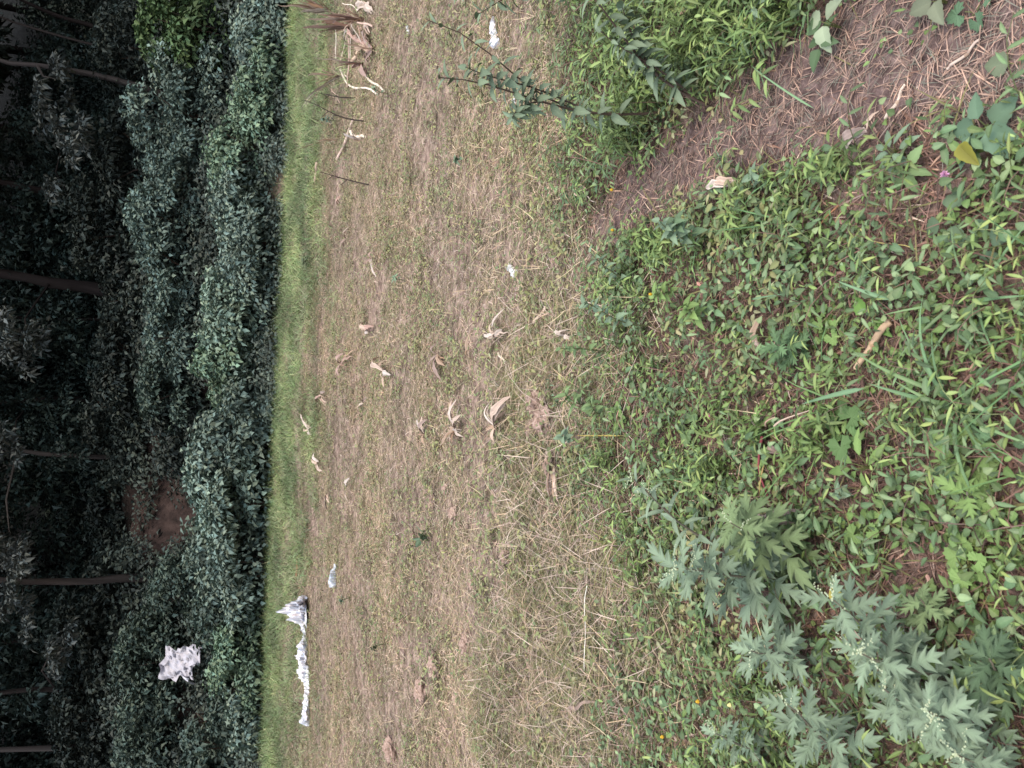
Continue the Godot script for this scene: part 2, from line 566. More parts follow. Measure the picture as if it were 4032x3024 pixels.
	for k in 3:
		var g := Geo.new()
		for j in 6:
			foliage(g, Vector3(rf(-0.6, 0.6), 0.4 + j * 0.45, rf(-0.6, 0.6)), Vector3(rf(0.4, 0.9), rf(0.3, 0.5), rf(0.4, 0.9)), 150, 0.14, col(0.032, 0.05, 0.043), 0.4, 0.35, rf(0, 9), 0.8)
		var sp := Spread.new()
		for j in 75:
			var x := rf(-14.0, 15.0)
			var e := rf(5.5, 17.0)
			if absf(x + 2.4 + 0.26 * e) < 1.1 and e < 8.0: continue
			sp.put(on(x, EDGE - e), rf(0, TAU), rf(0.7, 1.25), tint(rf(0.7, 1.2)), Vector3(rf(-0.15, 0.15), 1, rf(-0.1, 0.2)))
		spread("saplings", sp, g.mesh(mats["forest_leaf"]), root)


func hedge() -> void:
	var blue := col(0.135, 0.182, 0.152)
	var green := col(0.13, 0.19, 0.13)
	var deep := col(0.06, 0.086, 0.07)
	var mid := col(0.1, 0.142, 0.122)
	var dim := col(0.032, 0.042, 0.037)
	var lime := col(0.075, 0.12, 0.052)
	var gf := "vine covered mounds along the grass strip"
	# [x, z, height], half width, half depth, leaves, leaf length, colour, label
	for q in [
		[Vector3(6.659, -14.85, 0.497), 1.0, 0.6, 1500, 0.1, blue, "low blue green mound beside the slumped corn leaves"],
		[Vector3(5.861, -15.2, 0.707), 1.1, 0.8, 2200, 0.1, blue, "rounded mound with whitish leaf undersides near the corner"],
		[Vector3(4.908, -15, 0.502), 1.0, 0.7, 1700, 0.09, green, "small dull green mound with twiggy foot"],
		[Vector3(3.982, -14.9, 0.563), 0.9, 0.7, 1900, 0.09, green, "low leafy mound sending a shoot over the grass"],
		[Vector3(3.104, -15, 0.551), 0.9, 0.7, 1900, 0.1, blue, "mid hedge mound of dense small leaves"],
		[Vector3(2.064, -14.9, 0.607), 0.9, 0.7, 2100, 0.1, blue, "bright mound with pale drooping heart leaves"],
		[Vector3(1.158, -14.8, 0.746), 1.0, 0.7, 2500, 0.1, col(0.165, 0.228, 0.178), "brightest mound, a dense sheet of pale green leaves"],
		[Vector3(0.286, -14.9, 0.497), 0.9, 0.7, 2000, 0.1, green, "green mound with yellowish leaf tips beside the brightest one"],
		[Vector3(-0.666, -15.1, 0.628), 0.9, 0.7, 1900, 0.11, blue, "shaggy mound of large drooping leaves at mid hedge"],
		[Vector3(-1.363, -15.2, 0.943), 0.9, 0.8, 2200, 0.12, blue, "tall mound with tiny glinting leaves by the dark gap"],
		[Vector3(-2.272, -15, 1.051), 0.85, 0.75, 2600, 0.12, col(0.15, 0.205, 0.168), "high rounded mound of broad leaves above the red gap"],
		[Vector3(-3.415, -15, 0.968), 0.75, 0.7, 2000, 0.11, blue, "upright mound just past the bare red gap"],
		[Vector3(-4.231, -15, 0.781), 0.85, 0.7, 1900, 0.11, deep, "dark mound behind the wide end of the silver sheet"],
		[Vector3(-5.073, -14.9, 0.566), 0.9, 0.7, 1900, 0.1, green, "low mound below the white bag"],
		[Vector3(-5.938, -14.9, 0.453), 0.9, 0.7, 1900, 0.1, blue, "even low mound behind the thin end of the silver sheet"],
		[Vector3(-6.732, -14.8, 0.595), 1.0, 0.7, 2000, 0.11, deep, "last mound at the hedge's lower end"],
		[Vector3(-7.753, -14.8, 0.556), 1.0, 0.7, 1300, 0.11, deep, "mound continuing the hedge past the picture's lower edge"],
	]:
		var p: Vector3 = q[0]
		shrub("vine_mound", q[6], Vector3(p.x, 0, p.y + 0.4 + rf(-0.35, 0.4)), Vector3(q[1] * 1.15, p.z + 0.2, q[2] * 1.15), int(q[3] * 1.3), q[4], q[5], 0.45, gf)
	var gs := "bushes on the bank behind the hedge"
	for q in [
		[Vector3(6.629, -16.2, 1.699), 1.0, 0.9, 2000, 0.13, lime, "bright yellow green bamboo like bush in the corner"],
		[Vector3(5.776, -16.3, 1.26), 1.0, 0.9, 1900, 0.1, blue, "bluish bush with a silvery top beside the bamboo like one"],
		[Vector3(4.815, -16.5, 1.371), 1.1, 0.9, 2200, 0.1, mid, "silver topped bush below the light brown trunk"],
		[Vector3(3.754, -16.3, 1.021), 1.1, 0.9, 2200, 0.1, mid, "broad dull bush with bare brown twigs"],
		[Vector3(2.908, -16.7, 0.958), 1.1, 0.9, 2000, 0.11, mid, "dull rounded bush under the hanging creepers"],
		[Vector3(1.795, -16.5, 0.93), 1.1, 0.9, 2000, 0.11, mid, "dark bush behind the brightest mound's corner end"],
		[Vector3(0.709, -16.3, 0.781), 1.0, 0.9, 1900, 0.1, mid, "dark bush with a few lighter tips behind the brightest mound"],
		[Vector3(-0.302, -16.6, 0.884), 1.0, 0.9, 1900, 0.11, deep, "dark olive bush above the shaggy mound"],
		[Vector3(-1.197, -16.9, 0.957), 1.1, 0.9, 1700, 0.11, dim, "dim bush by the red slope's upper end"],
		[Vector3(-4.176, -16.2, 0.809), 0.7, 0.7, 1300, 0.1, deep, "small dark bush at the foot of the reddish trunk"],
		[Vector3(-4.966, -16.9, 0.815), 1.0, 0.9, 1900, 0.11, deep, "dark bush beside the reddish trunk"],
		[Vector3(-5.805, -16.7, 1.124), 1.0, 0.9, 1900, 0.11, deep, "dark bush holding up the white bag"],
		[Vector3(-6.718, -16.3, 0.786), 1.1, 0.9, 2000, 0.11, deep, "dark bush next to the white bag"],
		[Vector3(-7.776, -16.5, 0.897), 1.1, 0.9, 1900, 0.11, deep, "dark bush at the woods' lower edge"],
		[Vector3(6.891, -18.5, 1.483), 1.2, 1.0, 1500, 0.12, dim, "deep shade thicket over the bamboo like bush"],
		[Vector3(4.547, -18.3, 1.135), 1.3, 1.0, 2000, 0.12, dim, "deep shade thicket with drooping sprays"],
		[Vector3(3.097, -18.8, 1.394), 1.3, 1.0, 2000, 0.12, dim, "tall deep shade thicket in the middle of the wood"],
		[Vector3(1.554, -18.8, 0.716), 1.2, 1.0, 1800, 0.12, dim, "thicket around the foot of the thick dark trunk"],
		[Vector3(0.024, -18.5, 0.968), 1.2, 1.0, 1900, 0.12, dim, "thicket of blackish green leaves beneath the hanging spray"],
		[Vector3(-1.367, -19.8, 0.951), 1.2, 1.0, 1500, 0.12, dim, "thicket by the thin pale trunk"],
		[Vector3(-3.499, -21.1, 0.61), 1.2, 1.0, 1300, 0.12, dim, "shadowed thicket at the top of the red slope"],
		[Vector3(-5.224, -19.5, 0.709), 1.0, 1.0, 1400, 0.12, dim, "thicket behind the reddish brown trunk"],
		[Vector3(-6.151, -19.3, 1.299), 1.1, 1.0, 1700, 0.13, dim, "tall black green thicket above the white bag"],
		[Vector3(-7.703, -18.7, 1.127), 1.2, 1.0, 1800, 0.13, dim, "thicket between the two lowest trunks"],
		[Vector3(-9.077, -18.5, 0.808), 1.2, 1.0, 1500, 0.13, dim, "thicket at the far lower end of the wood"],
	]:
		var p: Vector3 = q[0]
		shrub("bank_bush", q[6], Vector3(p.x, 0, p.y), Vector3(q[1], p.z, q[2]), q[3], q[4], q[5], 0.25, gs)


# ---------------------------------------------------------------- ground cover that nobody could count
class Spread:
	var b := PackedFloat32Array()
	func put(p: Vector3, turn: float, s: float, k: Color, tilt := Vector3.UP, sy := 1.0) -> void:
		var y := tilt.normalized()
		var x := Vector3(cos(turn), 0, sin(turn))
		x = (x - y * x.dot(y)).normalized()
		var z := x.cross(y)
		b.append_array(PackedFloat32Array([x.x * s, y.x * s * sy, z.x * s, p.x, x.y * s, y.y * s * sy, z.y * s, p.y, x.z * s, y.z * s * sy, z.z * s, p.z, k.r, k.g, k.b, 1.0]))

func spread(called: String, sp: Spread, mesh: Mesh, parent: Node3D) -> void:
	var mm := MultiMesh.new()
	mm.transform_format = MultiMesh.TRANSFORM_3D
	mm.use_colors = true
	mm.mesh = mesh
	mm.instance_count = sp.b.size() / 16
	mm.buffer = sp.b
	var o := MultiMeshInstance3D.new()
	o.name = called
	o.multimesh = mm
	parent.add_child(o, true)
	o.set_meta("kind", "stuff")

func mass(called: String, label: String) -> Node3D:
	var o := Node3D.new()
	o.name = numbered(called)
	add_child(o)
	tag(o, label, "", "", "stuff")
	return o

func tint(f: float, warm := 0.0) -> Color:
	return Color(pow(f * (1.0 + warm), 0.4545), pow(f, 0.4545), pow(f * (1.0 - warm), 0.4545))

func tuft(count: int, reach: float, l0: float, l1: float, w: float, flat: float, cols: Array, bend := 0.7) -> ArrayMesh:
	var g := Geo.new()
	for k in count:
		var a := rf(0, TAU)
		var p := Vector3(cos(a), 0, sin(a)) * reach * sqrt(rng.randf())
		p.y = rf(0.0, 0.012)
		var b := rf(0, TAU)
		var rise := rf(0.02, 1.0) * (1.0 - flat) + 0.03
		var d := Vector3(cos(b), rise * 1.6, sin(b)).normalized()
		var c = cols[rng.randi() % cols.size()]
		g.leaf(p, d, Vector3.UP if absf(d.y) < 0.9 else Vector3.RIGHT, rf(l0, l1), w * rf(0.6, 1.3), 2, rf(0.1, bend), 0.3, col(c[0], c[1], c[2], 0.25), 3)
	return g.mesh(mat("grass_blade", 0.65, 0.3, 0.2))

func herb(count: int, reach: float, ll: float, width: float, kind: int, tall: float, cols: Array) -> ArrayMesh:   # little broad leaves on hair thin stalks
	var g := Geo.new()
	for k in count:
		var a := rf(0, TAU)
		var p := Vector3(cos(a), 0, sin(a)) * reach * sqrt(rng.randf())
		p.y = rf(0.1, 1.0) * tall
		var b := rf(0, TAU)
		var d := Vector3(cos(b), rf(-0.35, 0.4), sin(b)).normalized()
		var c = cols[rng.randi() % cols.size()]
		g.leaf(p, d, Vector3(rf(-0.3, 0.3), 1, rf(-0.3, 0.3)), ll * rf(0.6, 1.3), ll * width * rf(0.8, 1.2), kind, rf(0.1, 0.6), 0.3, col(c[0], c[1], c[2], 0.22), 4, 1.12)
		if k % 3 == 0:
			g.sliver(Vector3(p.x * 0.5, 0, p.z * 0.5), p - Vector3(p.x * 0.5, 0, p.z * 0.5), Vector3(0.003, 0, 0.001), Vector3.ZERO, col(0.09, 0.1, 0.04, 0.2))
	return g.mesh(mat("weed_leaf", 0.6, 0.3, 0.2))

func sprig(cols: Array, stem_c: Array) -> ArrayMesh:   # a creeping grass shoot with alternate bamboo like leaves
	var g := Geo.new()
	var a := rf(0, TAU)
	var d := Vector3(cos(a), 0, sin(a))
	var run := rf(0.12, 0.22)
	var tall := rf(0.05, 0.13)
	var pts := PackedVector3Array()
	for k in 5:
		var t := k / 4.0
		pts.append(d * run * t + Vector3(0, tall * sin(t * 2.0) + 0.005, 0))
	g.tube(pts, PackedFloat32Array([0.0016, 0.0015, 0.0013, 0.0011, 0.0008]), 3, col(stem_c[0], stem_c[1], stem_c[2], 0.2), 0.0, null, false)
	var n := 7
	for k in n:
		var t := (k + 0.6) / n
		var p := d * run * t + Vector3(0, tall * sin(t * 2.0) + 0.005, 0)
		var s := 1.0 if k % 2 == 0 else -1.0
		var ld := (d * rf(0.4, 0.9) + Vector3(-d.z, 0, d.x) * s + Vector3(0, rf(-0.25, 0.45), 0)).normalized()
		var c = cols[rng.randi() % cols.size()]
		g.leaf(p, ld, Vector3.UP, rf(0.026, 0.052), rf(0.007, 0.0115), 0, rf(0.1, 0.6), 0.25, col(c[0], c[1], c[2], 0.2), 4, 1.12)
	return g.mesh(mat("weed_leaf", 0.6, 0.3, 0.2))

const STRAW := [[0.5, 0.385, 0.315], [0.38, 0.275, 0.23], [0.64, 0.53, 0.45], [0.19, 0.13, 0.11]]
const DULL := [[0.165, 0.185, 0.085], [0.22, 0.22, 0.11], [0.115, 0.135, 0.065], [0.3, 0.265, 0.16]]
const DEAD := [[0.17, 0.105, 0.086], [0.1, 0.065, 0.055], [0.24, 0.15, 0.125], [0.32, 0.23, 0.185]]
const FRESH := [[0.122, 0.177, 0.052], [0.097, 0.148, 0.044], [0.178, 0.233, 0.078], [0.056, 0.09, 0.03]]
const COOL := [[0.1, 0.154, 0.069], [0.068, 0.108, 0.048], [0.148, 0.205, 0.1]]

func field_cover() -> void:
	var root := mass("field_grass", "mown field stubble of tan straw mixed with dull green blades")
	var mixed := STRAW + DULL
	for k in 4:
		var sp := Spread.new()
		var many := 5200
		for j in many:
			var t := rng.randf()
			var z := lerpf(-1.2, -10.6, pow(t, 1.15))
			var x := rf(-1.0, 1.0) * (2.0 - z * 0.62)
			if z > zone_edge(x) + rf(-0.15, 0.2) and x > -0.75 and rng.randf() > 0.12: continue
			if trail(x, z) > 0.0: continue
			var patch := lump.get_noise_2d(x * 1.2, z * 1.2) + 0.5 * fine.get_noise_2d(x * 0.4, z * 0.4)
			if patch < -0.16 and z < -3.4 and rng.randf() < 0.5: continue
			var f := 0.95 + 0.35 * patch + rf(-0.25, 0.25)
			sp.put(on(x, z), rf(0, TAU), rf(0.8, 1.35) * (1.0 + clampf((-z - 4.0) * 0.06, 0.0, 0.4)), tint(clampf(f * 0.92, 0.4, 1.5), 0.03 * clampf(patch * 3.0, -1, 1) + 0.04))
		spread("blades", sp, tuft(36, 0.1, 0.025, 0.085, 0.0038, 0.72, STRAW + mixed if k % 2 == 0 else DULL + mixed), root)
	for k in 2:   # small green weeds pressed among the straw
		var sp := Spread.new()
		for j in 3400:
			var z := lerpf(-1.6, -10.8, pow(rng.randf(), 1.1))
			var x := rf(-1.0, 1.0) * (2.0 - z * 0.62)
			if trail(x, z) > -0.02 or lump.get_noise_2d(x * 2.0 + 9.0, z * 2.0) < rf(-0.3, 0.0): continue
			sp.put(on(x, z, 0.012), rf(0, TAU), rf(0.7, 1.6), tint(rf(0.75, 1.15), 0.02))
		spread("low_weeds", sp, herb(15, 0.09, 0.024, 0.42, k, 0.05, [[0.13, 0.15, 0.062], [0.18, 0.195, 0.085], [0.1, 0.125, 0.055], [0.23, 0.22, 0.12]]), root)
	for k in 3:   # long pale straws
		var g := Geo.new()
		for j in 5:
			var a := rf(0, TAU)
			var d := Vector3(cos(a), rf(0.0, 0.12), sin(a))
			g.leaf(Vector3(rf(-0.15, 0.15), rf(0.015, 0.05), rf(-0.15, 0.15)), d, Vector3.UP, rf(0.07, 0.22), 0.003, 2, rf(-0.4, 0.45), 0.3, col(0.46, 0.37, 0.25, 0.2), 6)
		var sp := Spread.new()
		for j in 1500:
			var z := lerpf(-1.7, -9.0, pow(rng.randf(), 1.3))
			var x := rf(-1.0, 1.0) * (2.0 - z * 0.62)
			if z > zone_edge(x) + 0.1 and rng.randf() > 0.15 or trail(x, z) > -0.15: continue
			sp.put(on(x, z), rf(0, TAU), rf(0.7, 1.3), tint(rf(0.7, 1.15), 0.02))
		spread("straws", sp, g.mesh(mat("grass_blade")), root)
	for k in 3:   # a tangle of longer straw and green along the weeds' edge
		var sp := Spread.new()
		for j in 900:
			var x := rf(-2.3, 0.35)
			var z := zone_edge(x) + rf(0.35, -0.95) - 0.35 * clampf(-x - 0.5, 0.0, 1.0)
			if x > -0.4 and rng.randf() < 0.6: continue
			sp.put(on(x, z), rf(0, TAU), rf(0.6, 1.15), tint(rf(0.65, 1.15), 0.02), Vector3(rf(-0.4, 0.4), 1, rf(-0.4, 0.4)))
		spread("tangled_blades", sp, tuft(24, 0.09, 0.06, 0.2, 0.0032, 0.5, STRAW + STRAW + DULL if k else [[0.14, 0.165, 0.062], [0.2, 0.2, 0.085], [0.3, 0.25, 0.15]], 1.1), root)
	root = mass("grass", "yellow green uncut grass strip along the foot of the hedge")
	for k in 3:
		var sp := Spread.new()
		for j in 4800:
			var x := rf(-11.5, 12.0)
			var z := rf(-8.0, -15.4)
			var e := EDGE - z + 0.5 * sin(x * 0.6) + 0.25 * sin(x * 1.7 + 1.0)
			if e > 1.6: continue
			var thick := smoothstep(-8.0, -12.2, z + 2.4 * lump.get_noise_2d(x * 1.3, z) + 1.2 * fine.get_noise_2d(x, z) - 0.06 * x)
			if rng.randf() > thick: continue
			var patch := lump.get_noise_2d(x * 1.5, z * 1.5)
			sp.put(on(x, z), rf(0, TAU), rf(0.8, 1.3), tint(maxf(0.3, 0.84 + 0.8 * patch + rf(-0.25, 0.2)), 0.12 * patch + rf(-0.05, 0.05)), Vector3(rf(-0.3, 0.3), 1, rf(-0.3, 0.3)), rf(0.5, 1.35))
		spread("blades", sp, tuft(40, 0.17, 0.07, 0.22, 0.0055, 0.3, [[0.175, 0.26, 0.105], [0.22, 0.3, 0.13], [0.13, 0.2, 0.08], [0.32, 0.35, 0.2], [0.25, 0.25, 0.15]], 0.9), root)

func near_cover() -> void:
	var root := mass("undergrowth", "dense low weeds with light green narrow leaves over reddish dead stems")
	var dead := Spread.new()
	var dead2 := Spread.new()
	var trod := Spread.new()
	var sprigs := [Spread.new(), Spread.new(), Spread.new(), Spread.new(), Spread.new(), Spread.new()]
	var herbs := [Spread.new(), Spread.new(), Spread.new()]
	for j in 24000:
		var z := rf(0.4, -3.0)
		var x := rf(-1.0, 1.0) * (1.35 - z * 0.55)
		var inside := zone_edge(x) - z
		if inside > rf(-0.12, 0.2) and not (x > 0.75 and z > -3.1): continue
		var tr := trail(x, z)
		var p := on(x, z)
		if tr > rf(-0.09, 0.0):
			if rng.randf() < 0.5:
				trod.put(p + Vector3(0, 0.006, 0), rf(0, TAU), rf(0.5, 1.1), tint(rf(0.6, 1.1), 0.03))
			if rng.randf() > 0.03: continue
		var r := rng.randf()
		var lush := lump.get_noise_2d(x * 3.0, z * 3.0) + 0.4 * fine.get_noise_2d(x * 1.3, z * 1.3)
		var corner := x > 0.78   # the thick growth on the trail's far side
		if r < 0.35:
			(dead if j % 2 == 0 else dead2).put(p, rf(0, TAU), rf(0.7, 1.4), tint(rf(0.65, 1.15), 0.04))
		elif r < 0.64:
			if lush < -0.22 and not corner: continue
			if x < -0.55 and z < -1.5 and rng.randf() < 0.55: continue
			sprigs[j % 6].put(p + Vector3(0, rf(0, 0.05) if corner else 0.0, 0), rf(0, TAU), rf(0.45, 0.95) * (1.2 if corner else 1.0), tint(rf(0.7, 1.25) * (1.05 if corner else 1.0), 0.02 * lush), Vector3(rf(-0.25, 0.25), 1, rf(-0.25, 0.25)))
		else:
			if lush > 0.25 or rng.randf() < 0.35: continue
			herbs[j % 3].put(p, rf(0, TAU), rf(0.6, 1.25), tint(rf(0.75, 1.15), -0.02))
	var tall := [Spread.new(), Spread.new(), Spread.new(), Spread.new()]
	var long := [Spread.new(), Spread.new()]
	for j in 7600:
		var z := rf(0.2, -3.1)
		var x := rf(-1.0, 1.0) * (1.35 - z * 0.55)
		var far_side := x > 0.86 and x - 0.86 > trail(x, z) and z < -0.9
		if far_side and z < -2.75 - 0.2 * sin(x * 4.0): continue
		if not far_side and z < zone_edge(x) + 0.1: continue
		if trail(x, z) > -0.06: continue
		var clump := lump.get_noise_2d(x * 2.4 + 31.0, z * 2.4) + 0.5 * fine.get_noise_2d(x * 0.9, z * 0.9)
		if clump < (-0.12 if far_side else 0.12): continue
		if not far_side and z > -1.35 and rng.randf() < 0.75: continue
		if not far_side and x < -0.35 and z < -1.6 and rng.randf() < 0.7: continue
		if not far_side and rng.randf() < 0.25: continue
		tall[j % 4].put(on(x, z), rf(0, TAU), rf(0.5, 0.95) * (0.95 if far_side else (0.75 if z < -1.35 else 0.5)), tint(rf(0.6, 1.2), -0.01), Vector3(rf(-0.45, 0.45), 1, rf(-0.45, 0.45)), rf(1.1, 1.7) if far_side else 1.0)
		if j % 7 == 0:
			long[j % 2].put(on(x, z), rf(0, TAU), rf(0.6, 1.1), tint(rf(0.8, 1.2)))
	for k in 4:
		var g := Geo.new()
		for q in 2:
			var e := Vector3(rf(-0.06, 0.06), rf(0.13, 0.2), rf(-0.06, 0.06))
			var b := Vector3(rf(-0.03, 0.03), 0, rf(-0.03, 0.03))
			g.tube(PackedVector3Array([b, b.lerp(e, 0.5) + Vector3(0.01, 0.01, 0), e]), PackedFloat32Array([0.0018, 0.0015, 0.001]), 3, col(0.13, 0.15, 0.06, 0.2), 0.0, null, false)
			for m in 9:
				var t := (m + 1.0) / 9.0
				var a := m * 2.4 + q
				var c = FRESH[rng.randi() % 3]
				g.leaf(b.lerp(e, t), Vector3(cos(a), rf(-0.1, 0.9), sin(a)).normalized(), Vector3.UP, rf(0.045, 0.085), rf(0.01, 0.016), 0, rf(0.2, 0.9), 0.3, col(c[0], c[1], c[2], 0.2), 5, 1.12)
		spread("tall_shoots", tall[k], g.mesh(mat("weed_leaf")), root)
	for k in 2:
		spread("long_blades", long[k], tuft(7, 0.03, 0.14, 0.28, 0.006, 0.0, [[0.1, 0.18, 0.07], [0.14, 0.22, 0.08], [0.2, 0.22, 0.1]], 1.2), root)
	for k in 6:
		spread("shoots", sprigs[k], sprig(FRESH if k < 4 else COOL, DEAD[0] if k % 2 else [0.13, 0.15, 0.06]), root)
	spread("low_leaves", herbs[0], herb(9, 0.07, 0.026, 0.6, 1, 0.06, FRESH + COOL), root)
	spread("low_leaves", herbs[1], herb(8, 0.07, 0.034, 0.42, 0, 0.08, COOL), root)
	spread("low_leaves", herbs[2], herb(11, 0.06, 0.018, 0.8, 3, 0.04, FRESH), root)
	root = mass("dead_litter", "reddish brown dead grass and leaf litter under the weeds and on the trail")
	spread("dead_stems", dead, tuft(16, 0.1, 0.04, 0.13, 0.0036, 0.62, DEAD + [[0.13, 0.13, 0.06]], 0.5), root)
	spread("dead_stems", dead2, tuft(13, 0.1, 0.02, 0.06, 0.007, 0.7, DEAD, 0.6), root)
	spread("trodden_straw", trod, tuft(13, 0.08, 0.015, 0.085, 0.003, 0.95, [[0.26, 0.19, 0.165], [0.38, 0.28, 0.24], [0.15, 0.11, 0.1], [0.2, 0.19, 0.15]], 0.3), root)


# ---------------------------------------------------------------- corn remains in the field
func dry_leaf(a: Vector3, b: Vector3, w: float, c: Color, arch := 0.03, twist := 0.0, segs := 9) -> ArrayMesh:   # a withered strap with a rib, pleats and a curl
	var g := Geo.new()
	var d := b - a
	var side := d.cross(Vector3.UP)
	side = side.normalized() if side.length() > 1e-4 else Vector3.RIGHT
	var seed_ := rf(0, 50)
	var cup := rf(-0.35, 0.35)
	for k in segs + 1:
		var t := float(k) / segs
		var ww := w * (pow(sin(PI * clampf(0.12 + t * 0.86, 0, 1)), 0.7)) * (1.0 + 0.25 * fine.get_noise_2d(t * 3.0, seed_))
		var an := twist * t + 0.5 * fine.get_noise_2d(t * 2.0, seed_ + 3.0)
		var p := a + d * t + Vector3.UP * (arch * sin(PI * t)) + side * (0.1 * d.length() * fine.get_noise_2d(t * 0.9, seed_ + 9.0))
		for j in 5:
			var u := j / 2.0 - 1.0
			var off := (side * cos(an) + Vector3.UP * sin(an)) * (u * ww * 0.5) + Vector3.UP * (absf(u) * ww * cup + (ww * 0.1 if j % 2 else 0.0))
			var f := (1.08 if j % 2 == 0 else 0.82) * (1.0 + rf(-0.1, 0.1))
			g.vert(p + off, Color(c.r * pow(f, 0.45), c.g * pow(f, 0.45), c.b * pow(f, 0.45)))
	for k in segs:
		for j in 4:
			var q := k * 5 + j
			g.quad(q, q + 5, q + 6, q + 1)
	return g.mesh(mat("dry_husk", 0.75, 0.3, 0.25))

func husk(label: String, at: Vector3, leaves: Array, called := "corn_husk", category := "corn husk", group := "withered corn husks on the stubble") -> Node3D:
	var foot := on(at.x, at.z)
	var o := thing(called, label, category, foot, group)
	for q in leaves:   # [tip, width, colour kind, arch]
		var tip: Vector3 = q[0]
		var end := on(tip.x, tip.z, tip.y + rf(0.03, 0.06)) - foot
		var c = [[0.45, 0.35, 0.29], [0.34, 0.245, 0.18], [0.22, 0.14, 0.095], [0.29, 0.22, 0.195], [0.5, 0.43, 0.385], [0.36, 0.25, 0.215]][q[2]]
		part("husk_leaf", dry_leaf(Vector3(0, 0.045, 0), end, q[1] * 0.85, col(c[0], c[1], c[2], 0.1), q[3] if q.size() > 3 else 0.03, rf(-0.7, 0.7)), o)
		if called == "corn_husk" or called == "corn_plant":   # thinner shreds that split off beside the leaf
			for k in (2 if called == "corn_husk" else 4):
				var shred := end * rf(0.5, 1.0) + Vector3(rf(-1, 1), rf(0, 0.3), rf(-1, 1)) * end.length() * 0.14
				part("husk_shred", dry_leaf(Vector3(rf(-0.01, 0.01), 0.045, rf(-0.01, 0.01)), shred, q[1] * rf(0.2, 0.45), col(c[0] * 0.9, c[1] * 0.85, c[2] * 0.8, 0.25), rf(0.0, 0.05), rf(-1.2, 1.2), 6), o)
	return o

func g2(x: float, z: float) -> Vector3:
	return Vector3(x, 0, z)

func stalk(called: String, label: String, category: String, a: Vector3, b: Vector3, r: float, c: Array, group := "", lift := 0.012, ends := true) -> void:
	var foot := on(a.x, a.z)
	var o := thing(called, label, category, foot, group)
	var e := on(b.x, b.z, b.y) - foot
	var g := Geo.new()
	var pts := PackedVector3Array()
	var rad := PackedFloat32Array()
	var dry := col(c[0], c[1], c[2], 0.05)
	for k in 9:
		var t := k / 8.0
		pts.append(e * t + Vector3(0, lift + r + 0.004 * sin(t * 9.0), 0) + Vector3(-e.z, 0, e.x) * 0.03 * sin(t * 5.0))
		rad.append(r * (1.0 - 0.25 * t) * (1.18 if k == 4 else 1.0))
	g.tube(pts, rad, 8, dry, 0.1, rng)
	part("stem", g.mesh(mat("dry_stem", 0.7, 0.3), true), o)
	if ends:
		g = Geo.new()
		g.tube(PackedVector3Array([pts[4] - e.normalized() * 0.006, pts[4], pts[4] + e.normalized() * 0.006]), PackedFloat32Array([r * 0.95, r * 1.3, r * 0.95]), 8, col(c[0] * 0.7, c[1] * 0.62, c[2] * 0.55, 0.1), 0.05, rng)
		part("joint", g.mesh(mats["dry_stem"], true), o)

